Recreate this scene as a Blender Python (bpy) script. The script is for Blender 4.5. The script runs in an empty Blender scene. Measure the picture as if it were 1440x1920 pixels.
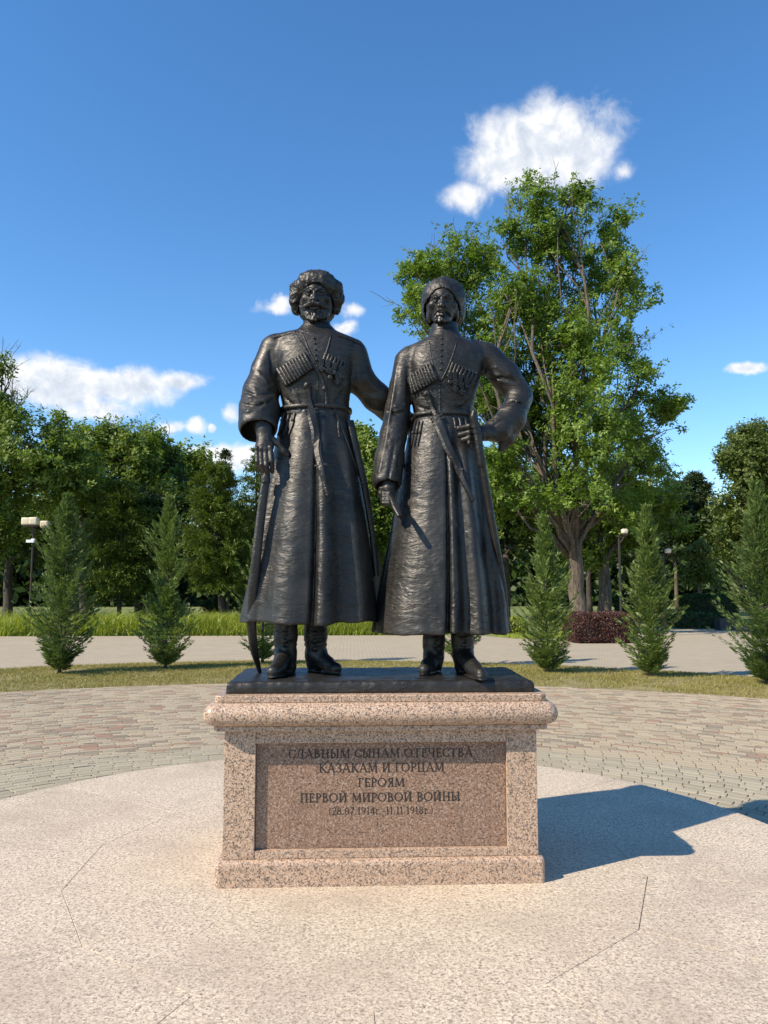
import bpy, bmesh, math, random
import numpy as np
from mathutils import Vector, Matrix
from mathutils.bvhtree import BVHTree

# ------------------------------------------------------------------ camera, sky, sun, exposure
scene = bpy.context.scene
COL = scene.collection
CAM_H, PITCH, YAW, FPX = 1.65, math.radians(5.55), math.radians(2.46), 1440.0
cam_data = bpy.data.cameras.new("camera")
cam_data.sensor_fit = 'VERTICAL'
cam_data.sensor_height = 32.0
cam_data.lens = 32.0 * FPX / 1920.0
cam_data.clip_start = 0.05
cam_data.clip_end = 3000
cam = bpy.data.objects.new("camera", cam_data)
COL.objects.link(cam)
cam.location = (0, 0, CAM_H)
cam.rotation_euler = (math.pi / 2 + PITCH, 0, -YAW)
scene.camera = cam

SUN_AZ, SUN_EL = math.radians(27), math.radians(41)      # light travels 27 deg from +X towards +Y
SDIR = Vector((math.cos(SUN_AZ) * math.cos(SUN_EL), math.sin(SUN_AZ) * math.cos(SUN_EL), -math.sin(SUN_EL)))
sun_d = bpy.data.lights.new("sun", 'SUN')
sun_d.energy = 5.0
sun_d.angle = math.radians(0.53)
sun_d.color = (1.0, 0.88, 0.71)
sun = bpy.data.objects.new("sun", sun_d)
COL.objects.link(sun)
sun.rotation_euler = SDIR.to_track_quat('-Z', 'Y').to_euler()
sun.location = (-20, -10, 25)
scene.view_settings.view_transform = 'Standard'
scene.view_settings.look = 'None'
scene.view_settings.exposure = 0.55
scene.view_settings.gamma = 1.0

# pixel of the photograph -> world (measuring aid: same camera as above)
_F = np.array([math.sin(YAW) * math.cos(PITCH), math.cos(YAW) * math.cos(PITCH), math.sin(PITCH)])
_R = np.array([math.cos(YAW), -math.sin(YAW), 0.0])
_U = np.cross(_R, _F)
def ray(x, y):
    return _F + _R * (x - 720) / FPX - _U * (y - 960) / FPX
def at(x, y, Y):
    d = ray(x, y); t = Y / d[1]
    return np.array([d[0] * t, Y, CAM_H + d[2] * t])
def gnd(x, y, z=0.0):
    d = ray(x, y); t = (z - CAM_H) / d[2]
    return np.array([d[0] * t, d[1] * t, z])

# ------------------------------------------------------------------ node helpers
class NT:
    def __init__(self, tree):
        self.t = tree; self.n = tree.nodes; self.l = tree.links
    def new(self, typ, **kw):
        n = self.n.new(typ)
        for k, v in kw.items():
            setattr(n, k, v)
        return n
    def set(self, sock, v):
        if isinstance(v, bpy.types.NodeSocket):
            self.l.new(v, sock)
        elif v is not None:
            if hasattr(sock, 'default_value'):
                try:
                    sock.default_value = v
                except Exception:
                    sock.default_value = tuple(v) + (1.0,)
    def math(self, op, a, b=None, c=None, clamp=False):
        n = self.new('ShaderNodeMath', operation=op); n.use_clamp = clamp
        self.set(n.inputs[0], a); self.set(n.inputs[1], b)
        if c is not None: self.set(n.inputs[2], c)
        return n.outputs[0]
    def vmath(self, op, a, b=None, scale=None):
        n = self.new('ShaderNodeVectorMath', operation=op)
        self.set(n.inputs[0], a)
        if b is not None: self.set(n.inputs[1], b)
        if scale is not None: self.set(n.inputs['Scale'], scale)
        return n.outputs['Value'] if op in ('DOT_PRODUCT', 'LENGTH', 'DISTANCE') else n.outputs['Vector']
    def noise(self, vec, scale=5, detail=4, rough=0.55, dist=0.0, out='Fac'):
        n = self.new('ShaderNodeTexNoise')
        if vec is not None: self.l.new(vec, n.inputs['Vector'])
        n.inputs['Scale'].default_value = scale; n.inputs['Detail'].default_value = detail
        n.inputs['Roughness'].default_value = rough; n.inputs['Distortion'].default_value = dist
        return n.outputs[out]
    def voronoi(self, vec, scale=5, feature='F1', out='Distance', rnd=1.0):
        n = self.new('ShaderNodeTexVoronoi', feature=feature)
        if vec is not None: self.l.new(vec, n.inputs['Vector'])
        n.inputs['Scale'].default_value = scale; n.inputs['Randomness'].default_value = rnd
        return n.outputs[out]
    def ramp(self, fac, stops, interp='LINEAR'):
        n = self.new('ShaderNodeValToRGB'); cr = n.color_ramp; cr.interpolation = interp
        while len(cr.elements) < len(stops): cr.elements.new(0.5)
        for e, (p, c) in zip(cr.elements, stops):
            e.position = p
            e.color = (c, c, c, 1) if isinstance(c, (int, float)) else tuple(c) + (1,)
        self.set(n.inputs[0], fac)
        return n.outputs[0]
    def mix(self, fac, a, b, typ='MIX'):
        n = self.new('ShaderNodeMix', data_type='RGBA', blend_type=typ)
        self.set(n.inputs[0], fac); self.set(n.inputs[6], a); self.set(n.inputs[7], b)
        return n.outputs[2]
    def maprange(self, v, a, b, c=0.0, d=1.0, typ='LINEAR'):
        n = self.new('ShaderNodeMapRange', interpolation_type=typ)
        self.set(n.inputs[0], v)
        for i, q in enumerate((a, b, c, d)): self.set(n.inputs[1 + i], q)
        return n.outputs[0]
    def mapping(self, vec, scale=(1, 1, 1), rot=(0, 0, 0), loc=(0, 0, 0)):
        n = self.new('ShaderNodeMapping'); self.l.new(vec, n.inputs[0])
        n.inputs['Scale'].default_value = scale; n.inputs['Rotation'].default_value = rot
        n.inputs['Location'].default_value = loc
        return n.outputs[0]
    def bump(self, h, strength=0.3, dist=0.01, normal=None):
        n = self.new('ShaderNodeBump'); n.inputs['Strength'].default_value = strength
        n.inputs['Distance'].default_value = dist
        self.set(n.inputs['Height'], h)
        if normal is not None: self.l.new(normal, n.inputs['Normal'])
        return n.outputs[0]

# ------------------------------------------------------------------ world: clear sky with fair-weather clouds
world = bpy.data.worlds.new("World")
scene.world = world
world.use_nodes = True
W = NT(world.node_tree)
W.n.clear()
w_out = W.new('ShaderNodeOutputWorld')
w_sky = W.new('ShaderNodeTexSky', sky_type='NISHITA')
w_sky.sun_disc = False
w_sky.sun_elevation = SUN_EL
w_sky.sun_rotation = math.atan2(-SDIR.x, -SDIR.y)
w_sky.altitude = 300; w_sky.air_density = 1.0; w_sky.dust_density = 0.0; w_sky.ozone_density = 3.0
w_bg = W.new('ShaderNodeBackground')
w_bg.inputs['Strength'].default_value = 0.15
w_hs = W.new('ShaderNodeHueSaturation'); w_hs.inputs['Saturation'].default_value = 1.22; w_hs.inputs['Value'].default_value = 1.0
W.l.new(w_sky.outputs[0], w_hs.inputs['Color'])
W.l.new(w_hs.outputs[0], w_bg.inputs['Color'])
w_tc = W.new('ShaderNodeTexCoord')
w_dir = w_tc.outputs['Generated']
# clouds, each an ellipse of sky (centre direction, angular half axes) frayed by noise
CLOUDS = [(1010, 268, 128, 66, 1.0), (925, 300, 70, 50, 1.0), (1105, 285, 52, 48, .95), (870, 372, 46, 32, .85), (1010, 330, 120, 26, .6),
          (1180, 318, 16, 16, .44), (120, 722, 95, 44, 1.1), (235, 728, 100, 38, 1.1), (325, 718, 52, 20, 1.0), (185, 768, 90, 22, .75), (20, 712, 70, 42, 1.0),
          (358, 804, 26, 18, .95), (312, 806, 30, 15, .8), (400, 806, 9, 7, .9), (513, 573, 34, 15, .8), (648, 611, 24, 14, .85), (655, 578, 24, 14, .68),
          (1398, 690, 36, 12, 1.1), (395, 862, 80, 24, .95), (440, 775, 18, 14, .62), (450, 850, 40, 20, .8),  
          (-260, 520, 120, 50, 1.0), (1800, 420, 140, 60, 1.0), (-600, 760, 160, 45, 1.0), (2100, 800, 170, 45, 1.0), (300, -500, 160, 80, 1.0)]
w_n1 = W.noise(w_dir, 9.0, 6, 0.60, 0.3, 'Color')
w_warp = W.vmath('SCALE', W.vmath('SUBTRACT', w_n1, (0.5, 0.5, 0.5)), scale=0.055)
w_wd = W.vmath('ADD', w_dir, w_warp)
mask = None
for (px, py, rx, ry, amp) in CLOUDS:
    c = ray(px, py); L = np.linalg.norm(c); c = c / L
    rr = np.cross(c, (0, 0, 1)); rr /= np.linalg.norm(rr); uu = np.cross(rr, c)
    # frame: right, up, back
    mp = W.new('ShaderNodeMapping', vector_type='TEXTURE'); W.l.new(w_wd, mp.inputs[0])
    mp.inputs['Location'].default_value = tuple(c)
    mp.inputs['Rotation'].default_value = Matrix((rr, uu, -c)).transposed().to_euler()
    mp.inputs['Scale'].default_value = (rx / (FPX * L), ry / (FPX * L), 1 / 6.0)
    ln = W.vmath('LENGTH', mp.outputs[0])
    m = W.math('MULTIPLY', W.math('SUBTRACT', 1.35, ln), amp)
    mask = m if mask is None else W.math('SMOOTH_MAX', mask, m, 0.25)
w_n2 = W.noise(w_dir, 26.0, 6, 0.62, 0.4)
w_n3 = W.noise(w_dir, 9.0, 3, 0.5, 0.2)
dens = W.math('ADD', mask, W.math('MULTIPLY', W.math('SUBTRACT', w_n2, 0.5), 1.2))
dens = W.math('ADD', dens, W.math('MULTIPLY', W.math('SUBTRACT', w_n3, 0.5), 0.9))
alpha = W.maprange(dens, 0.0, 0.86, 0.0, 0.96, 'SMOOTHSTEP')
# light on the cloud: density a little further towards the sun is thinner on the lit side
w_off = W.vmath('ADD', w_dir, (-0.012, 0.0, 0.016))
w_n4 = W.noise(w_off, 26.0, 6, 0.62, 0.4)
lit = W.math('ADD', W.math('MULTIPLY', W.math('SUBTRACT', w_n2, w_n4), 1.9), 0.74)
lit = W.math('ADD', lit, W.math('MULTIPLY', W.math('SUBTRACT', 0.55, mask), 0.25), clamp=True)
c_col = W.ramp(lit, [(0.15, (0.62, 0.69, 0.79)), (0.5, (0.78, 0.83, 0.90)), (0.8, (1.0, 1.0, 1.0))])
w_bg2 = W.new('ShaderNodeBackground'); w_bg2.inputs['Strength'].default_value = 0.72
W.l.new(c_col, w_bg2.inputs['Color'])
w_mix = W.new('ShaderNodeMixShader')
W.l.new(alpha, w_mix.inputs[0]); W.l.new(w_bg.outputs[0], w_mix.inputs[1]); W.l.new(w_bg2.outputs[0], w_mix.inputs[2])
W.l.new(w_mix.outputs[0], w_out.inputs['Surface'])

# ------------------------------------------------------------------ object helpers
def tag(o, label=None, cat=None, group=None, kind=None):
    if label: o['label'] = label
    if cat: o['category'] = cat
    if group: o['group'] = group
    if kind: o['kind'] = kind
    return o
def empty(name, loc=(0, 0, 0)):
    o = bpy.data.objects.new(name, None); COL.objects.link(o); o.location = loc
    o.empty_display_size = 0.2
    return o
def link(name, me, mat=None, parent=None, smooth=False):
    if mat is not None: me.materials.append(mat)
    o = bpy.data.objects.new(name, me); COL.objects.link(o)
    if parent is not None:
        o.parent = parent
        p = parent
        off = Vector((0, 0, 0))
        while p is not None:
            off += p.location; p = p.parent
        o.location = -off                     # mesh data stay in world coordinates
    if smooth: me.shade_smooth()
    return o
def mesh_np(name, V, Fc):
    """V (n,3), Fc (m,k) arrays with k fixed -> mesh"""
    V = np.ascontiguousarray(V, dtype=np.float32); Fc = np.ascontiguousarray(Fc, dtype=np.int32)
    me = bpy.data.meshes.new(name)
    m, k = Fc.shape
    me.vertices.add(len(V)); me.vertices.foreach_set('co', V.ravel())
    me.loops.add(m * k); me.loops.foreach_set('vertex_index', Fc.ravel())
    me.polygons.add(m); me.polygons.foreach_set('loop_start', np.arange(0, m * k, k, dtype=np.int32))
    me.update(calc_edges=True)
    return me
def mesh_pd(name, V, Fc):
    me = bpy.data.meshes.new(name)
    me.from_pydata([tuple(map(float, v)) for v in V], [], [tuple(map(int, f)) for f in Fc]); me.update()
    return me
class MB:
    def __init__(self): self.v = []; self.f = []
    def add(self, V, Fc):
        o = len(self.v); self.v += [tuple(map(float, q)) for q in V]; self.f += [tuple(int(i) + o for i in f) for f in Fc]
    def box(self, c, half, rot=None):
        c = np.array(c, float); h = np.array(half, float)
        V = [np.array([sx, sy, sz]) * h for sx in (-1, 1) for sy in (-1, 1) for sz in (-1, 1)]
        if rot is not None:
            M = np.array(rot); V = [M @ q for q in V]
        self.add([c + q for q in V], [(0, 1, 3, 2), (4, 6, 7, 5), (0, 4, 5, 1), (2, 3, 7, 6), (0, 2, 6, 4), (1, 5, 7, 3)])
    def tube(self, P, R, n=8, flat=None, caps=True):
        V, Fc = tube_np(P, R, n, caps, flat); self.add(V, Fc)
    def build(self, name, mat, parent=None, smooth=False):
        return link(name, mesh_pd(name, self.v, self.f), mat, parent, smooth)
def frames(P):
    P = np.array(P, float)
    T = np.gradient(P, axis=0); T /= np.linalg.norm(T, axis=1)[:, None] + 1e-9
    a = np.array([0, 1.0, 0]) if abs(T[0][1]) < 0.8 else np.array([1.0, 0, 0])
    N = []
    n = a - T[0] * (a @ T[0]); n /= np.linalg.norm(n)
    for t in T:
        n = n - t * (n @ t); n /= np.linalg.norm(n) + 1e-9
        N.append(n.copy())
    N = np.array(N); B = np.cross(T, N)
    return P, T, N, B
def tube_np(P, R, n=8, caps=True, flat=None):
    P, T, N, B = frames(P)
    R = np.broadcast_to(np.array(R, float), (len(P),))
    fl = 1.0 if flat is None else flat
    V = []; Fc = []
    for i in range(len(P)):
        for k in range(n):
            a = 2 * math.pi * k / n
            V.append(P[i] + R[i] * (math.cos(a) * N[i] * fl + math.sin(a) * B[i]))
    for i in range(len(P) - 1):
        for k in range(n):
            k2 = (k + 1) % n
            Fc.append((i * n + k, i * n + k2, (i + 1) * n + k2, (i + 1) * n + k))
    if caps:
        Fc.append(tuple(reversed(range(n)))); Fc.append(tuple((len(P) - 1) * n + k for k in range(n)))
    return V, Fc
def bevel_mesh(me, w, seg=2, ang=math.radians(30)):
    bm = bmesh.new(); bm.from_mesh(me)
    es = [e for e in bm.edges if len(e.link_faces) == 2 and e.calc_face_angle(0) > ang]
    bmesh.ops.bevel(bm, geom=es, offset=w, segments=seg, profile=0.6, affect='EDGES')
    bm.to_mesh(me); bm.free()
    return me
def box_obj(name, lo, hi, mat, parent=None, bev=0.004, seg=2):
    m = MB(); lo = np.array(lo, float); hi = np.array(hi, float)
    m.box((lo + hi) / 2, (hi - lo) / 2)
    me = mesh_pd(name, m.v, m.f)
    if bev: bevel_mesh(me, bev, seg)
    return link(name, me, mat, parent)

# ------------------------------------------------------------------ materials
def mat_new(name):
    m = bpy.data.materials.new(name); m.use_nodes = True
    t = NT(m.node_tree); b = t.n['Principled BSDF']
    return m, t, b
def coords(t, kind='Object'):
    return t.new('ShaderNodeTexCoord').outputs[kind]

def make_bronze():
    m, t, b = mat_new("dark_bronze")
    co = coords(t)
    n1 = t.noise(co, 5, 5, .6)
    n2 = t.noise(co, 70, 4, .6)
    wv = t.vmath('ADD', co, t.vmath('SCALE', t.vmath('SUBTRACT', t.noise(co, 4.5, 3, .5, 0, 'Color'), (.5, .5, .5)), scale=.16))
    streak = t.noise(t.mapping(wv, (11, 11, 62), (0.3, 0.35, 0)), 1.0, 5, .62, .8)
    streak2 = t.noise(t.mapping(wv, (16, 16, 70), (0.2, -0.45, 0)), 1.0, 4, .6, .6)
    sel = t.maprange(t.noise(co, 3.3, 2, .5), .42, .58)
    sm = t.new('ShaderNodeMix'); t.set(sm.inputs[0], sel); t.set(sm.inputs[2], streak); t.set(sm.inputs[3], streak2)
    col = t.ramp(n1, [(.3, (.022, .0205, .019)), (.55, (.037, .034, .030)), (.8, (.062, .056, .047))])
    rain = t.noise(t.mapping(co, (26, 26, 1.6)), 1.0, 4, .6)
    col = t.mix(t.maprange(rain, .52, .72, 0, .5), col, (.070, .066, .058))
    green = t.maprange(t.noise(co, 3.1, 4, .6), .60, .78)
    col = t.mix(t.math('MULTIPLY', green, .4), col, (.045, .060, .056))
    t.set(b.inputs['Base Color'], col)
    b.inputs['Metallic'].default_value = .6
    b.inputs['Specular IOR Level'].default_value = .75
    t.set(b.inputs['Roughness'], t.maprange(t.math('ADD', n2, n1), .7, 1.4, .36, .54))
    broad = t.noise(t.mapping(wv, (6, 6, 24), (-0.2, 0.5, 0.3)), 1.0, 3, .55, 1.0)
    msk = t.maprange(t.noise(co, 2.2, 3, .55), .38, .62, .25, 1.0)
    h = t.math('ADD', t.math('MULTIPLY', t.math('ADD', sm.outputs[0], t.math('MULTIPLY', broad, 1.4)), msk), t.math('MULTIPLY', n2, .14))
    t.set(b.inputs['Normal'], t.bump(h, .46, .014))
    return m
def make_granite(name, base, light, dark, fleck, rough, scale=1.0, coat=0.0):
    m, t, b = mat_new(name)
    co = coords(t)
    big = t.noise(co, 1.3 * scale, 3, .5)
    v = t.voronoi(co, 150 * scale, out='Color')
    sep = t.new('ShaderNodeSeparateColor'); t.l.new(v, sep.inputs[0])
    r = sep.outputs[0]; g = sep.outputs[1]
    fine = t.noise(co, 230 * scale, 2, .5)
    col = t.mix(t.maprange(r, .25, .75), base, light)
    col = t.mix(t.math('MULTIPLY', t.maprange(fine, .5, .62), .28), col, dark)
    clot = t.noise(co, 92 * scale, 3, .65, .6)
    col = t.mix(t.math('MULTIPLY', t.maprange(t.math('ADD', clot, t.math('MULTIPLY', g, .16)), .60, .68), .88), col, dark)
    col = t.mix(t.math('MULTIPLY', t.maprange(g, .90, .93), .8), col, fleck)
    col = t.mix(t.math('MULTIPLY', t.maprange(big, .35, .7), .16), col, (base[0] * .72, base[1] * .70, base[2] * .68))
    drip = t.noise(t.mapping(co, (9, 9, 1.1)), 1.0, 5, .65, .5)
    col = t.mix(t.math('MULTIPLY', t.maprange(drip, .54, .74), .30), col, (base[0] * .5, base[1] * .5, base[2] * .5))
    t.set(b.inputs['Base Color'], col)
    t.set(b.inputs['Roughness'], t.maprange(fine, .3, .7, rough * .85, rough * 1.15))
    b.inputs['Specular IOR Level'].default_value = .4
    if coat: b.inputs['Coat Weight'].default_value = coat; b.inputs['Coat Roughness'].default_value = .12
    t.set(b.inputs['Normal'], t.bump(t.math('ADD', fine, clot), .12 if coat else .3, .002))
    return m
def make_flamed():
    m, t, b = mat_new("flamed_granite")
    co = coords(t)
    v = t.voronoi(co, 105, out='Color'); sep = t.new('ShaderNodeSeparateColor'); t.l.new(v, sep.inputs[0])
    clot = t.noise(co, 66, 4, .66, .5)
    clot2 = t.noise(co, 30, 4, .65, .5)
    big = t.noise(co, 1.1, 4, .55); mid = t.noise(co, 4.5, 4, .6)
    col = t.mix(sep.outputs[0], (.49, .395, .290), (.70, .60, .455))
    col = t.mix(t.maprange(clot, .50, .64), col, (.185, .150, .115))
    col = t.mix(t.math('MULTIPLY', t.maprange(clot2, .53, .64), .5), col, (.27, .215, .160))
    col = t.mix(t.math('MULTIPLY', t.maprange(big, .46, .66), .5), col, (.33, .262, .20))
    smud = t.noise(t.mapping(co, (1, 1, 1), (0, 0, .6)), 2.6, 5, .7, 1.0)
    col = t.mix(t.math('MULTIPLY', t.maprange(smud, .56, .74), .4), col, (.25, .20, .16))
    col = t.mix(t.math('MULTIPLY', t.maprange(mid, .55, .75), .25), col, (.52, .42, .28))
    oi = t.new('ShaderNodeObjectInfo')
    col = t.mix(t.math('MULTIPLY', oi.outputs['Random'], .10), col, (.36, .27, .20))
    t.set(b.inputs['Base Color'], col)
    b.inputs['Roughness'].default_value = .72
    t.set(b.inputs['Normal'], t.bump(t.math('ADD', clot, clot2), .5, .004))
    return m
def make_paver(single):
    m, t, b = mat_new("paver_grey" if single else "paver_mixed")
    co = coords(t)
    gm = t.new('ShaderNodeNewGeometry')
    rnd = gm.outputs['Random Per Island']
    n = t.noise(co, 170, 3, .6); n2 = t.noise(co, 1.7, 4, .6)
    if single:
        rnd = t.new('ShaderNodeObjectInfo').outputs['Random']
        col = t.ramp(rnd, [(0, (.29, .25, .172)), (.5, (.34, .295, .205)), (1, (.385, .335, .235))])
    else:
        col = t.ramp(rnd, [(0, (.33, .268, .178)), (.55, (.405, .335, .225)), (.60, (.20, .16, .11)), (.76, (.245, .20, .138)), (.79, (.285, .165, .105)), (.87, (.30, .185, .12)), (.90, (.27, .213, .14)), (1, (.385, .305, .20))])
    col = t.mix(t.maprange(n, .35, .75, 0, .35), col, (.20, .185, .15))
    col = t.mix(t.maprange(n2, .5, .75, 0, .35), col, (.36, .31, .225))
    t.set(b.inputs['Base Color'], col); b.inputs['Roughness'].default_value = .85
    t.set(b.inputs['Normal'], t.bump(n, .35, .003))
    return m
def simple_mat(name, c1, c2, scale=8, rough=.8, metallic=0.0, bump=.2, dist=.01):
    m, t, b = mat_new(name)
    co = coords(t); n = t.noise(co, scale, 5, .6)
    t.set(b.inputs['Base Color'], t.ramp(n, [(.3, c1), (.7, c2)]))
    b.inputs['Roughness'].default_value = rough; b.inputs['Metallic'].default_value = metallic
    if bump: t.set(b.inputs['Normal'], t.bump(n, bump, dist))
    return m
def leaf_mat(name, cols, trans=.35, rough=.5):
    m, t, b = mat_new(name)
    gm = t.new('ShaderNodeNewGeometry'); co = coords(t)
    n = t.noise(co, .55, 3, .6)
    f = t.math('ADD', t.math('MULTIPLY', gm.outputs['Random Per Island'], .65), t.math('MULTIPLY', t.maprange(n, .3, .7), .35))
    k = len(cols) - 1
    col = t.ramp(f, [(i / k, c) for i, c in enumerate(cols)])
    t.set(b.inputs['Base Color'], col); b.inputs['Roughness'].default_value = rough
    b.inputs['Specular IOR Level'].default_value = .35
    tr = t.new('ShaderNodeBsdfTranslucent')
    t.set(tr.inputs['Color'], t.mix(.5, col, t.mix(1.0, col, (1.6, 1.9, .5), 'MULTIPLY')))
    mx = t.new('ShaderNodeMixShader'); mx.inputs[0].default_value = trans
    t.l.new(b.outputs[0], mx.inputs[1]); t.l.new(tr.outputs[0], mx.inputs[2])
    t.l.new(mx.outputs[0], t.n['Material Output'].inputs['Surface'])
    return m
def bark_mat(name, c1, c2):
    m, t, b = mat_new(name)
    co = coords(t)
    n = t.noise(t.mapping(co, (13, 13, 1.8)), 1.0, 5, .65, 1.2)
    t.set(b.inputs['Base Color'], t.ramp(n, [(.36, c1), (.60, c2)]))
    b.inputs['Roughness'].default_value = .9
    t.set(b.inputs['Normal'], t.bump(n, .9, .06))
    return m
M = {}
M['bronze'] = make_bronze()
M['granite'] = make_granite("pink_granite", (.45, .295, .195), (.59, .435, .320), (.055, .048, .042), (.15, .13, .115), .38)
M['granite_panel'] = make_granite("brown_polished_granite", (.235, .135, .088), (.33, .215, .15), (.04, .032, .028), (.42, .33, .26), .22, 1.0, .5)
M['flamed'] = make_flamed()
M['paver1'] = make_paver(True); M['paver2'] = make_paver(False)
M['joint'] = simple_mat("joint_sand", (.055, .045, .030), (.10, .082, .056), 60, .95)
M['mortar'] = simple_mat("platform_mortar", (.33, .265, .195), (.42, .345, .255), 40, .95)
M['letter'] = simple_mat("engraved_paint", (.014, .009, .007), (.026, .017, .012), 90, .6, bump=.05)
M['turf'] = simple_mat("turf_soil", (.16, .135, .055), (.26, .22, .10), 3.0, .95)
M['lawn'] = simple_mat("lawn", (.09, .12, .028), (.20, .21, .065), .35, .95)
M['path'] = None
M['bark'] = bark_mat("bark", (.045, .034, .024), (.16, .125, .092))
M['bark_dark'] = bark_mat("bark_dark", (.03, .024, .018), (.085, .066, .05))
M['twig'] = simple_mat("dry_twig", (.09, .075, .06), (.16, .14, .115), 8, .9)
M['leaf_big'] = leaf_mat("leaf_locust", [(.065, .125, .014), (.115, .19, .024), (.17, .25, .038), (.25, .32, .07)], .36)
M['leaf_mid'] = leaf_mat("leaf_wood", [(.068, .118, .015), (.118, .178, .024), (.172, .235, .038), (.24, .29, .065)], .34)
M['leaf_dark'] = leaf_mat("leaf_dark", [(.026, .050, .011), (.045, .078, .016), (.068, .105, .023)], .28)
M['leaf_right'] = leaf_mat("leaf_olive", [(.07, .105, .022), (.11, .15, .034), (.165, .20, .055)], .32)
M['needle_j'] = leaf_mat("needle_juniper", [(.05, .082, .010), (.09, .13, .016), (.14, .175, .026)], .22)
M['needle_b'] = leaf_mat("needle_cedar", [(.030, .056, .022), (.055, .088, .037), (.088, .122, .06)], .22)
M['cypress_a'] = leaf_mat("cypress_deep", [(.045, .088, .022), (.080, .132, .032), (.13, .185, .048), (.19, .24, .075)], .25)
M['cypress_b'] = leaf_mat("cypress_fresh", [(.075, .125, .026), (.12, .178, .040), (.18, .235, .060), (.25, .30, .10)], .25)
M['barberry'] = leaf_mat("barberry", [(.05, .022, .019), (.095, .042, .034), (.155, .075, .058)], .2)
M['hedge'] = leaf_mat("green_hedge", [(.012, .036, .010), (.024, .06, .014), (.04, .085, .02)], .22)
M['tallgrass'] = leaf_mat("tall_grass", [(.15, .20, .020), (.23, .28, .035), (.32, .35, .055), (.42, .42, .10)], .35)
M['shortgrass'] = leaf_mat("short_grass", [(.14, .15, .030), (.22, .20, .05), (.31, .26, .085), (.38, .31, .13)], .25)
M['metal'] = simple_mat("lamp_metal", (.028, .018, .015), (.05, .034, .028), 20, .5, .3, .05)
M['lampwhite'] = simple_mat("lamp_plastic", (.55, .48, .33), (.66, .58, .42), 6, .45, 0, .03)
M['camwhite'] = simple_mat("camera_white", (.72, .72, .72), (.80, .80, .80), 6, .4, 0, .0)
M['wood'] = simple_mat("bench_wood", (.03, .02, .014), (.06, .042, .03), 14, .7)
M['planter'] = simple_mat("planter_dark", (.015, .017, .024), (.026, .028, .036), 8, .6)
def make_path():
    m, t, b = mat_new("path_paving")
    co = coords(t)
    br = t.new('ShaderNodeTexBrick'); t.l.new(co, br.inputs['Vector'])
    br.inputs['Scale'].default_value = 1.0; br.inputs['Brick Width'].default_value = .24; br.inputs['Row Height'].default_value = .12
    br.inputs['Mortar Size'].default_value = .008
    br.inputs['Color1'].default_value = (.40, .34, .245, 1); br.inputs['Color2'].default_value = (.34, .285, .205, 1); br.inputs['Mortar'].default_value = (.17, .14, .10, 1)
    n = t.noise(co, .8, 5, .6)
    col = t.mix(t.maprange(n, .4, .75, 0, .5), br.outputs[0], (.39, .33, .235))
    t.set(b.inputs['Base Color'], col); b.inputs['Roughness'].default_value = .9
    t.set(b.inputs['Normal'], t.bump(t.math('MULTIPLY', br.outputs['Fac'], -1), .4, .006))
    return m
M['path'] = make_path()
# ------------------------------------------------------------------ ground, path, plaza
ZP = -0.30                                   # top of the pavers; the granite platform stands 30 cm above them
def sheet(name, pts, z, mat):
    me = mesh_pd(name, [(x, y, z) for x, y in pts], [tuple(range(len(pts)))])
    o = link(name, me, mat); o['kind'] = 'structure'
    return o
sheet('ground', [(-900, -300), (900, -300), (900, 1500), (-900, 1500)], -0.38, M['lawn'])
sheet('path', [(-70, -25), (70, -25), (70, 37.6), (11.1, 37.6), (10.4, 28.3), (6.3, 29.7), (5.2, 31.9), (-70, 31.9)], -0.345, M['path'])
CD, RD = np.array([-0.06, 4.79]), 3.04       # granite platform
CR, RR = np.array([-0.20, 3.61]), 6.23       # outer edge of the plain grey paver ring
CN, RN = np.array([-0.81, 2.36]), 13.72      # edge plaza / grass
CF, RF = np.array([-1.59, 5.78]), 14.92      # edge grass / path
plaza = sheet('plaza', [tuple(CN + RN * np.array([math.sin(a), math.cos(a)])) for a in np.linspace(0, 2 * math.pi, 97)[:-1]], ZP - 0.016, M['joint'])

# pavers: arc rows, Z-shaped ends
def paver_unit():
    L, w, e = .5, .5, .045
    ol = np.array([(-L + e, -w), (-L + e, -.1), (-L - e, .1), (-L - e, w), (L - e, w), (L - e, .1), (L + e, -.1), (L + e, -w)])
    V = []
    for sc, z in ((1.0, -.016), (1.0, -.004), (.955, 0.0)):
        for p in ol:
            q = p * np.array([1 - (1 - sc) * .6, 1 - (1 - sc) * 1.3]); V.append((q[0], q[1], z))
    Fc = []
    for r in (0, 8):
        for k in range(8):
            k2 = (k + 1) % 8; Fc.append((r + k2, r + k, r + 8 + k, r + 8 + k2)[::-1])
    a = 16
    Fc += [(a + 0, a + 7, a + 6, a + 1), (a + 1, a + 6, a + 5, a + 2), (a + 2, a + 5, a + 4, a + 3)]
    return np.array(V), np.array(Fc)
PV, PF = paver_unit()
rng = np.random.default_rng(5)
pavers = []                                  # (x, y, heading, length, width, grey?)
def rows(c0, r0, c1, r1, n, grey, amax):
    for i in range(n):
        t = (i + .5) / n
        c = c0 + (c1 - c0) * t; r = r0 + (r1 - r0) * t
        dn = (r1 - r0) / n
        k = int(2 * amax * r / .205); ph = rng.random()
        for j in range(k):
            a = -amax + 2 * amax * (j + ph) / k
            nn = np.array([math.sin(a), math.cos(a)])
            w = ((c1 - c0) @ nn + r1 - r0) / n
            p = c + r * np.array([math.sin(a), math.cos(a)])
            pavers.append((p[0], p[1], -a, 2 * amax * r / k - .013, w - .012, grey))
rows(CD, RD + .01, CR, RR, 20, True, 1.25)
rows(CR, RR, CN, RN - .06, 62, False, .88)
def view_px(p):
    d = np.array(p) - np.array([0, 0, CAM_H]); z = d @ _F
    return 720 + FPX * (d @ _R) / z, 960 - FPX * (d @ _U) / z
seen = []
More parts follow.
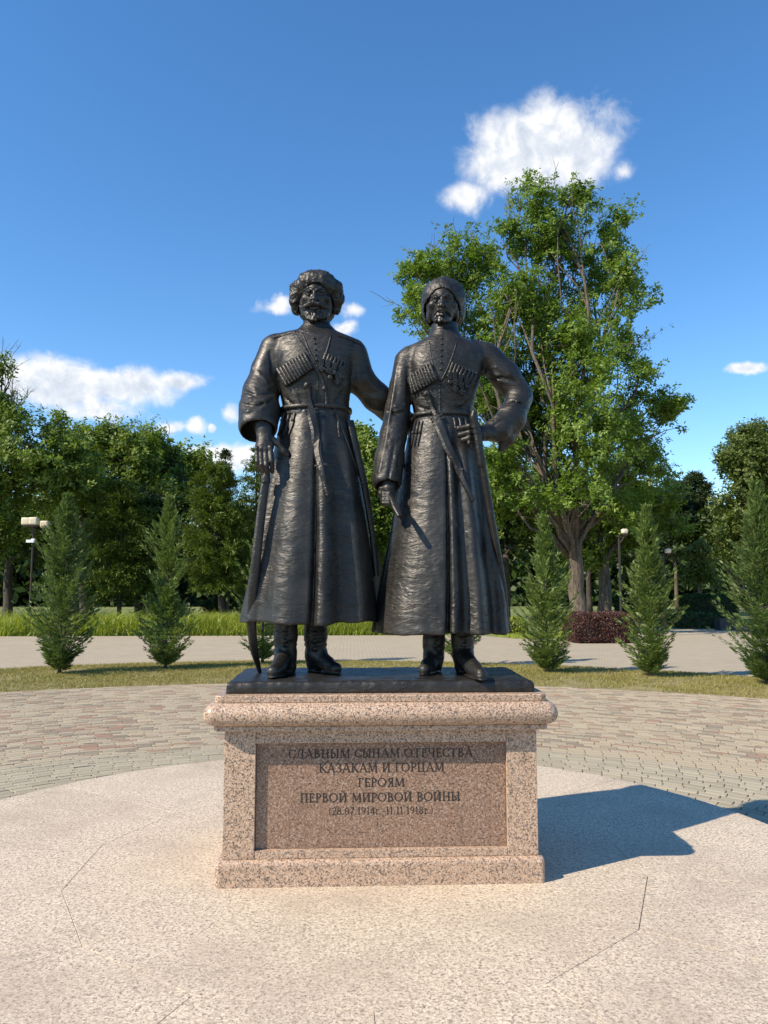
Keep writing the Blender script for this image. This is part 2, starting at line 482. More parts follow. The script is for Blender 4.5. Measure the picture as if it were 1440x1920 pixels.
for i, q in enumerate(pavers):
    x, y = view_px((q[0], q[1], ZP))
    hid = np.hypot(*(np.array([q[0], q[1]]) * CAM_H / (CAM_H - ZP) - CD)) < RD     # behind the raised rim
    if -20 < x < 1460 and not hid and not (400 < x < 1030 and y > 1300): seen.append((math.hypot(q[0], q[1]), i))
seen.sort()
single = set(i for _, i in seen[:300])
pm1 = mesh_np('paver', PV, PF); pm1.shade_flat(); pm1.materials.append(M['paver1'])
pm2 = mesh_np('paver', PV, PF); pm2.shade_flat(); pm2.materials.append(M['paver2'])
def paver_z(): return ZP + float(rng.normal(0, .0016))
restV = {True: [], False: []}
for i, (x, y, a, L, w, grey) in enumerate(pavers):
    if i in single:
        o = bpy.data.objects.new('paver', pm1 if grey else pm2); COL.objects.link(o)
        o.parent = plaza; o.location = (x, y, paver_z()); o.rotation_euler = (0, 0, a + float(rng.normal(0, .006))); o.scale = (L, w, 1)
    else:
        ca, sa = math.cos(a), math.sin(a); X = PV[:, 0] * L; Yv = PV[:, 1] * w
        restV[grey].append(np.c_[x + X * ca - Yv * sa, y + X * sa + Yv * ca, PV[:, 2] + paver_z()])
for grey in (True, False):
    n = len(restV[grey])
    me = mesh_np('paver_field', np.concatenate(restV[grey]), (PF[None] + 24 * np.arange(n)[:, None, None]).reshape(-1, 4))
    me.shade_flat()
    o = link('paver_field', me, make_paver(False) if not grey else M['paver1'], plaza); o['kind'] = 'stuff'

# granite platform of big slabs
platform = empty('granite_platform', (CD[0], CD[1], ZP)); platform['kind'] = 'structure'
CS = np.array([0.06, 4.85]); NS = 14
def slab_piece(pts, gap=.0013):
    pts = np.array(pts, float); c = pts.mean(0)
    n = len(pts); out = []
    for i in range(n):                       # inset every edge by the gap
        a, b, cc = pts[i - 1], pts[i], pts[(i + 1) % n]
        e1 = (b - a) / np.linalg.norm(b - a); e2 = (cc - b) / np.linalg.norm(cc - b)
        n1 = np.array([-e1[1], e1[0]]); n2 = np.array([-e2[1], e2[0]])
        m = n1 + n2; m /= max(m @ n1, .3) ; out.append(b + m * gap)
    V = [(x, y, -.33) for x, y in out] + [(x, y, 0) for x, y in out]
    Fc = [tuple(range(n, 2 * n)), tuple(reversed(range(n)))] + [(i, (i + 1) % n, n + (i + 1) % n, n + i) for i in range(n)]
    me = mesh_pd('granite_slab', V, Fc); bevel_mesh(me, .0012, 1, math.radians(40))
    return link('granite_slab', me, M['flamed'], platform)
angs = [math.radians(-63 + 360 / NS * k) for k in range(NS)]
loop = [CS + 1.68 * np.array([math.cos(a), math.sin(a)]) for a in angs]
slab_piece(loop)
for k in range(NS):
    a0, a1 = angs[k], angs[k] + 2 * math.pi / NS
    def rim(a):                              # radial joint from the loop corner to the rim
        d = np.array([math.cos(a), math.sin(a)]); q = CS - CD; bq = q @ d
        return CS + d * (-bq + math.sqrt(bq * bq - q @ q + RD * RD))
    pts = [loop[k]] + [rim(a) for a in np.linspace(a0, a1, 13)] + [loop[(k + 1) % NS]]
    slab_piece(pts, .0050 if k in (1,) else .0013)
base_m = MB()
base_m.add([tuple(CD + (RD - .02) * np.array([math.cos(a), math.sin(a)])) + (-.005,) for a in np.linspace(0, 2 * math.pi, 65)[:-1]], [tuple(range(64))])
base_m.build('bedding', M['mortar'], platform)

# ------------------------------------------------------------------ pedestal
PX0, PX1, PY0, PY1 = -.744, 1.097, 4.43, 5.44
ped = empty('pedestal', ((PX0 + PX1) / 2, (PY0 + PY1) / 2, 0))
tag(ped, 'pink granite pedestal with rounded cornice and engraved brown panel under the bronze statue', 'pedestal')
def ring_stack(name, x0, x1, y0, y1, prof, parent, mat):
    """prof: list of (outset, z); rectangular loops with small mitred corners"""
    V = []; Fc = []; nc = 5
    def loopv(o, z):
        L = []; r = .018 + max(o, 0) * .35
        for (cx, cy, a0) in ((x1 + o - r, y0 - o + r, -90), (x1 + o - r, y1 + o - r, 0), (x0 - o + r, y1 + o - r, 90), (x0 - o + r, y0 - o + r, 180)):
            for k in range(nc):
                a = math.radians(a0 + 90 * k / (nc - 1)); L.append((cx + r * math.cos(a), cy + r * math.sin(a), z))
        return L
    n = 4 * nc
    for o, z in prof: V += loopv(o, z)
    for i in range(len(prof) - 1):
        for k in range(n):
            k2 = (k + 1) % n; Fc.append((i * n + k, i * n + k2, (i + 1) * n + k2, (i + 1) * n + k))
    Fc.append(tuple(reversed(range(n)))); Fc.append(tuple((len(prof) - 1) * n + k for k in range(n)))
    return link(name, mesh_pd(name, V, Fc), mat, parent)
G = M['granite']
def pbox(name, lo, hi, mat=G, bev=.0035):
    return box_obj(name, lo, hi, mat, ped, bev)
ring_stack('base_course', PX0 + .02, PX1 - .02, PY0 + .02, PY1 - .02, [(.02, 0), (.02, .115), (.016, .128), (.008, .136), (-.004, .139)], ped, G)
DX0, DX1, DY0 = -.708, 1.066, 4.464
box_obj('die', (DX0 + .004, 4.515, .14), (DX1 - .004, PY1 - .04, .8448), G, ped, .003)
pbox('frame_stile', (DX0, DY0, .1395), (-.532, 4.5145, .8445))
pbox('frame_stile', (.893, DY0, .1395), (DX1, 4.5145, .8445))
pbox('frame_rail', (-.5300, DY0 + .002, .1395), (.891, 4.5145, .183))
pbox('frame_rail', (-.5300, DY0 + .002, .768), (.891, 4.5145, .8445))
panel = pbox('panel', (-.5295, 4.500, .1845), (.8905, 4.5144, .7665), M['granite_panel'], .001)
tag(panel, 'recessed brown polished granite panel with engraved dedication')
ring_stack('lower_fillet', DX0, DX1, DY0 + .002, PY1 - .04, [(.0, .8452), (.056, .8452), (.058, .848), (.058, .870), (.055, .8725), (.0, .8725)], ped, G)
hr = .064
prof = [(.0, .873)] + [(.052 + hr * .95 * math.cos(a), .937 + hr * math.sin(a)) for a in np.linspace(-math.pi / 2, math.pi / 2, 15)] + [(.0, 1.0015)]
tor = ring_stack('torus_moulding', DX0, DX1, DY0 + .002, PY1 - .04, prof, ped, G)
tor.data.shade_smooth()
md = tor.modifiers.new('n', 'EDGE_SPLIT'); md.split_angle = math.radians(50)
ring_stack('top_slab', DX0, DX1, DY0 + .002, PY1 - .04, [(.0, 1.002), (.052, 1.002), (.054, 1.005), (.054, 1.036), (.050, 1.041), (.0, 1.041)], ped, G)

# inscription: serif capitals built stroke by stroke, one object per letter
TK, TN, SF = .165, .075, .05
def Lc(x0, y0, x1, y1, w): return ('l', x0, y0, x1, y1, w)
def Ar(cx, cy, rx, ry, a0, a1, wk=TK, wn=TN): return ('a', cx, cy, rx, ry, a0, a1, wk, wn)
def stem(x, w=TK, top=True, bot=True, y0=0.0, y1=1.0):
    s = [Lc(x, y0, x, y1, w)]
    if bot: s.append(Lc(x - .13 - w * .2, y0 + SF / 2, x + .13 + w * .2, y0 + SF / 2, SF))
    if top: s.append(Lc(x - .13 - w * .2, y1 - SF / 2, x + .13 + w * .2, y1 - SF / 2, SF))
    return s
GL = {
 'С': (.78, [Ar(.46, .5, .38, .47, 42, 318)] + [Lc(.74, .70, .76, .92, .06), Lc(.74, .30, .76, .10, .05)]),
 'Л': (.88, stem(.70) + [Lc(.30, .94, .70, .94, .06), Lc(.36, .94, .16, .10, TN), Lc(.16, .10, .02, .03, .07)]),
 'А': (.90, [Lc(.08, .02, .45, 1.0, TN), Lc(.43, 1.02, .82, .02, TK), Lc(.22, .34, .64, .34, .055), Lc(-.04, .025, .22, .025, SF), Lc(.66, .025, .96, .025, SF)]),
 'В': (.72, stem(.18) + [Ar(.30, .75, .24, .23, -90, 90, .15, .06), Ar(.30, .27, .32, .26, -90, 90, .16, .06), Lc(.18, .97, .32, .97, .055), Lc(.18, .515, .32, .515, .05), Lc(.18, .03, .32, .03, .055)]),
 'Н': (.92, stem(.18) + stem(.74) + [Lc(.18, .5, .74, .5, .06)]),
 'Ы': (1.02, stem(.18) + [Ar(.30, .29, .28, .27, -90, 90, .15, .06), Lc(.18, .555, .32, .555, .05), Lc(.18, .03, .32, .03, .05)] + stem(.84)),
 'М': (1.08, [Lc(.12, 0, .17, 1, TN), Lc(.16, 1.0, .52, .10, TK), Lc(.53, .08, .90, 1.0, TN), Lc(.90, 1.0, .96, 0, TK), Lc(-.02, .025, .26, .025, SF), Lc(.80, .025, 1.10, .025, SF)]),
 'О': (.98, [Ar(.49, .5, .42, .48, 0, 360)]),
 'Т': (.78, stem(.39, top=False) + [Lc(.04, .96, .74, .96, .06), Lc(.05, .80, .05, .97, .05), Lc(.73, .80, .73, .97, .05)]),
 'Е': (.64, stem(.18) + [Lc(.18, .96, .56, .96, .06), Lc(.18, .52, .48, .52, .055), Lc(.18, .035, .60, .035, .06), Lc(.56, .80, .56, .97, .05), Lc(.59, .03, .61, .22, .05), Lc(.48, .42, .48, .62, .05)]),
 'Ч': (.82, stem(.66) + [Lc(.16, .58, .16, 1, TK), Lc(.02, .975, .32, .975, SF), Ar(.36, .60, .20, .19, 180, 300, TK * .8, .06), Lc(.44, .43, .66, .50, .06)]),
 'К': (.84, stem(.18) + [Lc(.24, .50, .66, .96, TN), Lc(.32, .58, .76, .02, TK), Lc(.52, .975, .78, .975, SF), Lc(.64, .025, .92, .025, SF)]),
 'З': (.66, [Ar(.28, .75, .24, .22, -80, 150, .15, .06), Ar(.28, .27, .30, .26, -150, 85, .16, .06)]),
 'И': (.94, stem(.18) + stem(.76) + [Lc(.22, .06, .72, .94, TN)]),
 'Й': (.94, stem(.18) + stem(.76) + [Lc(.22, .06, .72, .94, TN), Ar(.47, 1.22, .16, .12, 190, 350, .08, .05)]),
 'Г': (.62, stem(.18) + [Lc(.18, .96, .56, .96, .06), Lc(.56, .78, .56, .97, .05)]),
 'Р': (.66, stem(.18) + [Ar(.30, .72, .28, .26, -90, 90, .15, .06), Lc(.18, .97, .32, .97, .055), Lc(.18, .47, .32, .47, .05)]),
 'Ц': (.92, stem(.18) + stem(.70) + [Lc(.18, .03, .84, .03, .06), Lc(.84, -.16, .84, .06, .06)]),
 'Я': (.76, stem(.58) + [Ar(.46, .73, .28, .25, 90, 270, .15, .06), Lc(.44, .97, .58, .97, .05), Lc(.44, .48, .58, .48, .05), Lc(.46, .48, .12, .02, .11), Lc(.0, .025, .22, .025, SF)]),
 'П': (.88, stem(.18) + stem(.70) + [Lc(.12, .97, .76, .97, .06)]),
 '(': (.36, [Ar(.42, .45, .30, .62, 120, 240, .09, .05)]), ')': (.36, [Ar(-.06, .45, .30, .62, -60, 60, .09, .05)]),
 '.': (.26, [Lc(.13, .0, .13, .12, .12)]), '-': (.42, [Lc(.06, .38, .36, .38, .08)]), ' ': (.36, []),
 '0': (.66, [Ar(.33, .48, .25, .46, 0, 360, .13, .05)]), '1': (.44, stem(.24, .13, top=False) + [Lc(.08, .82, .24, .98, .06)]),
 '2': (.62, [Ar(.30, .70, .22, .26, -30, 160, .13, .06), Lc(.48, .58, .10, .06, .07), Lc(.06, .05, .56, .05, .10)]),
 '4': (.66, stem(.46, .13, top=False) + [Lc(.46, .98, .06, .32, .06), Lc(.04, .30, .62, .30, .06)]),
 '7': (.58, [Lc(.06, .93, .54, .93, .10), Lc(.52, .93, .20, .0, .10)]),
 '8': (.62, [Ar(.31, .74, .19, .21, 0, 360, .11, .06), Ar(.31, .27, .24, .25, 0, 360, .12, .06)]),
 '9': (.62, [Ar(.30, .68, .22, .27, 0, 360, .12, .06), Ar(.10, .62, .42, .60, -70, 5, .12, .05)]),
 'г': (.46, stem(.16, .13, y1=.68) + [Lc(.16, .65, .42, .65, .055), Lc(.42, .52, .42, .66, .05)]),
}
glyph_cache = {}
def glyph(ch):
    w, st = GL[ch]; V = []; Fc = []; z = [0.0]
    def quad(p0, p1, w0, w1):
        p0 = np.array(p0); p1 = np.array(p1); d = p1 - p0; d /= np.linalg.norm(d) + 1e-9; n = np.array([-d[1], d[0]])
        o = len(V); dep = -z[0]
        for q in (p0 - n * w0 / 2, p1 - n * w1 / 2, p1 + n * w1 / 2, p0 + n * w0 / 2): V.append((q[0], dep, q[1]))
        Fc.append((o, o + 1, o + 2, o + 3))
    for s in st:
        z[0] += .0035
        if s[0] == 'l': quad(s[1:3], s[3:5], max(s[5], .085), max(s[5], .085))
        else:
            _, cx, cy, rx, ry, a0, a1, wk, wn = s
            k = max(6, int(abs(a1 - a0) / 14)); A = np.radians(np.linspace(a0, a1, k + 1))
            o = len(V)
            for a in A:
                w_ = max(wn, .08) + (wk - max(wn, .08)) * abs(math.cos(a)) ** 1.3
                for sg in (-.5, .5): V.append((cx + (rx - wk * .5 * 0 + sg * w_) * math.cos(a), -z[0], cy + (ry + sg * w_ - w_ * .3) * math.sin(a)))
            for i in range(k): Fc.append((o + 2 * i, o + 2 * i + 1, o + 2 * i + 3, o + 2 * i + 2))
    return w, V, Fc
def inscription(text, x0, x1, zb, cap, mirror=False):
    tot = sum(GL[c][0] + .10 for c in text) - .10
    sx = (x1 - x0) / tot; x = x0
    for c in text:
        w = GL[c][0]
        if c != ' ':
            if c not in glyph_cache:
                w, V, Fc = glyph(c); me = mesh_pd('letter', V, Fc); me.materials.append(M['letter']); glyph_cache[c] = me
            o = bpy.data.objects.new('letter', glyph_cache[c]); COL.objects.link(o); o.parent = panel
            o.location = Vector((x, 4.4993, zb)); o.scale = (sx, .05, cap)
            o.location -= panel.parent.location + panel.location
        x += (w + .10) * sx
inscription("СЛАВНЫМ СЫНАМ ОТЕЧЕСТВА", -.350, .703, .678, .050)
inscription("КАЗАКАМ И ГОРЦАМ", -.177, .536, .598, .050)
inscription("ГЕРОЯМ", .045, .309, .516, .050)
inscription("ПЕРВОЙ МИРОВОЙ ВОЙНЫ", -.281, .627, .434, .050)
inscription("(28.07.1914г.-11.11.1918г.)", -.121, .473, .364, .042)
# ------------------------------------------------------------------ sculpting by distance fields (bronze figures)
YF = 4.90
SP = 0.00344                                 # metres per photo pixel at the figures
def P3(x, y, d=0.0):                         # photo pixel + depth offset in pixel units (negative = towards viewer)
    return at(x, y, YF + d * SP)
class Field:
    def __init__(self, lo, hi, vs):
        self.lo = np.array(lo, float); self.vs = vs
        self.n = np.ceil((np.array(hi, float) - self.lo) / vs).astype(int) + 1
        self.g = np.full(self.n, 0.5, np.float32)
        self.ax = [(self.lo[i] + np.arange(self.n[i]) * vs).astype(np.float32) for i in range(3)]
    def sub(self, lo, hi, pad):
        sl = []
        for i in range(3):
            a = int(np.floor((lo[i] - pad - self.lo[i]) / self.vs)); b = int(np.ceil((hi[i] + pad - self.lo[i]) / self.vs)) + 1
            sl.append(slice(max(a, 0), max(min(b, self.n[i]), 0)))
        X = self.ax[0][sl[0]][:, None, None]; Y = self.ax[1][sl[1]][None, :, None]; Z = self.ax[2][sl[2]][None, None, :]
        return tuple(sl), X, Y, Z
    def put(self, sl, d, k, op):
        a = self.g[sl]; d = d.astype(np.float32)
        if a.size == 0: return
        if op == 'sub': d = -d
        if op == 'add':
            if k > 0:
                h = np.clip(.5 + .5 * (a - d) / k, 0, 1); r = a + (d - a) * h - k * h * (1 - h)
            else: r = np.minimum(a, d)
        else:
            if k > 0:
                h = np.clip(.5 - .5 * (a - d) / k, 0, 1); r = a + (d - a) * h + k * h * (1 - h)
            else: r = np.maximum(a, d)
        self.g[sl] = r
    def capsule(self, a, b, ra, rb, k=.01, op='add', sq=(1, 1, 1)):
        a = np.array(a); b = np.array(b); s = np.array(sq)
        R = max(ra, rb)
        lo = np.minimum(a, b) - R / s; hi = np.maximum(a, b) + R / s
        sl, X, Y, Z = self.sub(lo, hi, 2 * k + 3 * self.vs)
        ab = (b - a) * s; L2 = max(float(ab @ ab), 1e-9)
        x = (X - a[0]) * s[0]; y = (Y - a[1]) * s[1]; z = (Z - a[2]) * s[2]
        t = np.clip((x * ab[0] + y * ab[1] + z * ab[2]) / L2, 0, 1)
        d = np.sqrt((x - t * ab[0]) ** 2 + (y - t * ab[1]) ** 2 + (z - t * ab[2]) ** 2) - (ra + (rb - ra) * t)
        self.put(sl, d / max(s), k, op)
    def chain(self, pts, k=.01, op='add', sq=(1, 1, 1)):
        for (a, ra), (b, rb) in zip(pts[:-1], pts[1:]): self.capsule(a, b, ra, rb, k, op, sq)
    def ell(self, c, r, k=.01, op='add', rot=None):
        c = np.array(c); r = np.array(r, float); R = r.max()
        sl, X, Y, Z = self.sub(c - R, c + R, 2 * k + 3 * self.vs)
        x, y, z = X - c[0], Y - c[1], Z - c[2]
        if rot is not None:
            m = np.array(Matrix.Rotation(rot[0], 3, rot[1]).transposed())
            x, y, z = (m[0][0] * x + m[0][1] * y + m[0][2] * z, m[1][0] * x + m[1][1] * y + m[1][2] * z, m[2][0] * x + m[2][1] * y + m[2][2] * z)
        k0 = np.sqrt((x / r[0]) ** 2 + (y / r[1]) ** 2 + (z / r[2]) ** 2)
        k1 = np.sqrt((x / r[0] ** 2) ** 2 + (y / r[1] ** 2) ** 2 + (z / r[2] ** 2) ** 2) + 1e-6
        self.put(sl, k0 * (k0 - 1) / k1, k, op)
    def loft(self, rows, k=.02, op='add', fold=None, n=2.0, hem=0.0):
        """rows: (z, cx, cy, a, b) ; fold(u, front, t, theta) -> outward displacement"""
        rows = sorted(rows); A = np.array(rows)
        lo = (A[:, 1].min() - A[:, 3].max() - .05, A[:, 2].min() - A[:, 4].max() - .05, A[0, 0]); hi = (A[:, 1].max() + A[:, 3].max() + .05, A[:, 2].max() + A[:, 4].max() + .05, A[-1, 0])
        sl, X, Y, Z = self.sub(lo, hi, 2 * k + 2 * self.vs)
        zz = Z.ravel()
        zc = np.clip(zz, A[0, 0], A[-1, 0])
        def sm(j):                            # smooth interpolation along z
            from_z = A[:, 0]; v = A[:, j]
            m = np.gradient(v, from_z); i = np.clip(np.searchsorted(from_z, zc) - 1, 0, len(v) - 2)
            h = from_z[i + 1] - from_z[i]; t = (zc - from_z[i]) / h
            return ((2 * t ** 3 - 3 * t ** 2 + 1) * v[i] + (t ** 3 - 2 * t ** 2 + t) * h * m[i] + (-2 * t ** 3 + 3 * t ** 2) * v[i + 1] + (t ** 3 - t ** 2) * h * m[i + 1])[None, None, :]
        cx, cy, a, b = sm(1), sm(2), sm(3), sm(4)
        x = (X - cx) / a; y = (Y - cy) / b
        r = (np.abs(x) ** n + np.abs(y) ** n) ** (1 / n) + 1e-6
        d = (r - 1) * np.minimum(a, b)
        if fold is not None:
            th = np.arctan2(x + 0 * y, -(y + 0 * x))
            t = (A[-1, 0] - Z) / (A[-1, 0] - A[0, 0])
            d = d - fold(th, t, X - cx, a)
        d = np.maximum(d, np.maximum(Z - A[-1, 0], A[0, 0] + hem * (np.sin(X * 11 + 1) * .6 + np.sin(X * 27 + Y * 13) * .4 + .5) - Z) + 0 * d)
        self.put(sl, d, k, op)
    def mesh(self, name):
        g = self.g; s = g < 0
        nx, ny, nz = g.shape
        c = [s[i:nx - 1 + i, j:ny - 1 + j, l:nz - 1 + l] for i in (0, 1) for j in (0, 1) for l in (0, 1)]
        cnt = np.zeros(c[0].shape, np.uint8)
        for q in c: cnt += q
        act = (cnt > 0) & (cnt < 8)
        idx = np.argwhere(act)
        gi = np.full(act.shape, -1, np.int32); gi[act] = np.arange(len(idx))
        corners = np.array([(i, j, l) for i in (0, 1) for j in (0, 1) for l in (0, 1)])
        vals = np.stack([g[idx[:, 0] + o[0], idx[:, 1] + o[1], idx[:, 2] + o[2]] for o in corners], 1)
        acc = np.zeros((len(idx), 3)); num = np.zeros(len(idx))
        for a in range(8):
            for b in range(a + 1, 8):
                if np.abs(corners[a] - corners[b]).sum() != 1: continue
                va, vb = vals[:, a], vals[:, b]; m = (va < 0) != (vb < 0)
                t = np.where(m, va / np.where(m, va - vb, 1), 0)
                acc += np.where(m[:, None], corners[a] + t[:, None] * (corners[b] - corners[a]), 0); num += m
        V = self.lo + (idx + acc / num[:, None]) * self.vs
        quads = []
        for ax in range(3):
            o = [0, 0, 0]; o[ax] = 1
            s0 = s[:nx - o[0], :ny - o[1], :nz - o[2]]; s1 = s[o[0]:, o[1]:, o[2]:]
            e = np.argwhere(s0 != s1); flip = s1[e[:, 0], e[:, 1], e[:, 2]]
            b, cc = [q for q in range(3) if q != ax]
            ok = (e[:, b] > 0) & (e[:, cc] > 0) & (e[:, b] < gi.shape[b]) & (e[:, cc] < gi.shape[cc]) & (e[:, ax] < gi.shape[ax])
            e = e[ok]; flip = flip[ok]
            def cell(db, dc):
                q = e.copy(); q[:, b] -= db; q[:, cc] -= dc; return gi[q[:, 0], q[:, 1], q[:, 2]]
            Q = np.stack([cell(1, 1), cell(0, 1), cell(0, 0), cell(1, 0)], 1)
            if ax == 1: Q = Q[:, ::-1]
            Q[flip] = Q[flip][:, ::-1]
            quads.append(Q)
        Q = np.concatenate(quads)
        return V, Q
_NL = np.random.default_rng(3).random((32, 32, 32)).astype(np.float32)
def vnoise(P):
    P = np.asarray(P); i = np.floor(P).astype(int); f = P - i; f = f * f * (3 - 2 * f)
    r = 0
    for dx in (0, 1):
        for dy in (0, 1):
            for dz in (0, 1):
                w = (f[:, 0] if dx else 1 - f[:, 0]) * (f[:, 1] if dy else 1 - f[:, 1]) * (f[:, 2] if dz else 1 - f[:, 2])
                r = r + w * _NL[(i[:, 0] + dx) & 31, (i[:, 1] + dy) & 31, (i[:, 2] + dz) & 31]
    return r * 2 - 1
def vnormals(V, Q):
    n = np.cross(V[Q[:, 2]] - V[Q[:, 0]], V[Q[:, 3]] - V[Q[:, 1]])
    N = np.zeros_like(V)
    for j in range(4): np.add.at(N, Q[:, j], n)
    return N / (np.linalg.norm(N, axis=1)[:, None] + 1e-12)
def relief(V, Q, f):
    N = vnormals(V, Q); return V + N * f(V)[:, None]
def fix_wind(V, Q):
    v = (V[Q[:, 0]] * np.cross(V[Q[:, 1]] - V[0], V[Q[:, 2]] - V[0])).sum()
    a, b, c, d = (V[Q[:, j]] - V.mean(0) for j in range(4))
    vol = (a * np.cross(b, c)).sum() + (a * np.cross(c, d)).sum()
    return Q if vol > 0 else Q[:, ::-1]
def smooth_verts(V, Q, it=1):
    for _ in range(it):
        A = np.zeros_like(V); n = np.zeros(len(V))
        for j in range(4):
            a, b = Q[:, j], Q[:, (j + 1) % 4]
            np.add.at(A, a, V[b]); np.add.at(n, a, 1)
        V = V * .5 + .5 * A / n[:, None]
    return V
BZ = M['bronze']
statue = empty('statue', (.17, 4.86, 1.041))
tag(statue, 'dark bronze statue of two men in long coats on one slab', 'statue')

# slab under the figures
sl_lo, sl_hi = np.array([-.712, 4.485, 1.041]), np.array([1.066, 5.25, 1.112])
F = Field(sl_lo - .03, sl_hi + .03, .012)
sl, X, Y, Z = F.sub(sl_lo, sl_hi, .1)
tz = np.clip((Z - 1.085) / .03, 0, 1)
d = np.maximum(np.maximum(np.abs(X - .177) - .889 + .035 * tz ** 2, np.abs(Y - 4.8675) - .3825 + .02 * tz ** 2), np.maximum(Z - 1.111, 1.030 - Z))
F.put(sl, d, 0, 'add')
V, Q = F.mesh('slab'); Q = fix_wind(V, Q)
V = smooth_verts(V, Q, 1)
V = relief(V, Q, lambda p: .004 * vnoise(p * 14) + .0025 * vnoise(p * 45))
V[:, 2] = np.maximum(V[:, 2], 1.0412)
link('bronze_slab', mesh_np('bronze_slab', V, Q), BZ, statue, True)

def row(y, xl, xr, hd, dc=0.0):
    """loft row from photo silhouette at pixel row y; hd half depth and dc centre depth in pixels"""
    a = P3(xl, y, dc); b = P3(xr, y, dc)
    return ((a[2] + b[2]) / 2, (a[0] + b[0]) / 2, YF + dc * SP, (b[0] - a[0]) / 2, hd * SP)
def px(v): return v * SP
def gauss(x, c, s): return np.exp(-((x - c) / s) ** 2)
def chain_px(F, pts, k=.02, op='add', sq=(1, 1, 1)):
    F.chain([(P3(x, y, d), px(r)) for x, y, d, r in pts], k, op, sq)
def ridge(F, pts, k=.010, op='add', sink=.15):
    """fold laid on the surface already in the field: pts (x, y, radius) in photo pixels"""
    out = []
    for x, y, r in pts:
        d = ray(x, y); ts = np.arange(4.1, 5.4, .004) / d[1]
        Pp = np.array([0, 0, CAM_H])[None] + ts[:, None] * d[None]
        ii = np.round((Pp - F.lo) / F.vs).astype(int); ok = ((ii >= 0) & (ii < F.n)).all(1)
        v = np.full(len(ts), 1.0); v[ok] = F.g[ii[ok][:, 0], ii[ok][:, 1], ii[ok][:, 2]]
        j = np.argmax(v < 0)
        if v[j] >= 0: continue
        out.append((Pp[j] + d / np.linalg.norm(d) * r * SP * sink, px(r)))
    if len(out) > 1: F.chain(out, k, op)
def finish(F, name, parent, amp=1.0, sm=1, f=None):
    V, Q = F.mesh(name); Q = fix_wind(V, Q); V = smooth_verts(V, Q, sm)
    if f is None:
        f = lambda p: amp * (.0035 * vnoise(p * 11) + .0022 * vnoise(p * np.array([22, 22, 60])) + .0012 * vnoise(p * 70))
    V = relief(V, Q, f)
    o = link(name, mesh_np(name, V, Q), BZ, parent, True)
    return o, V, Q

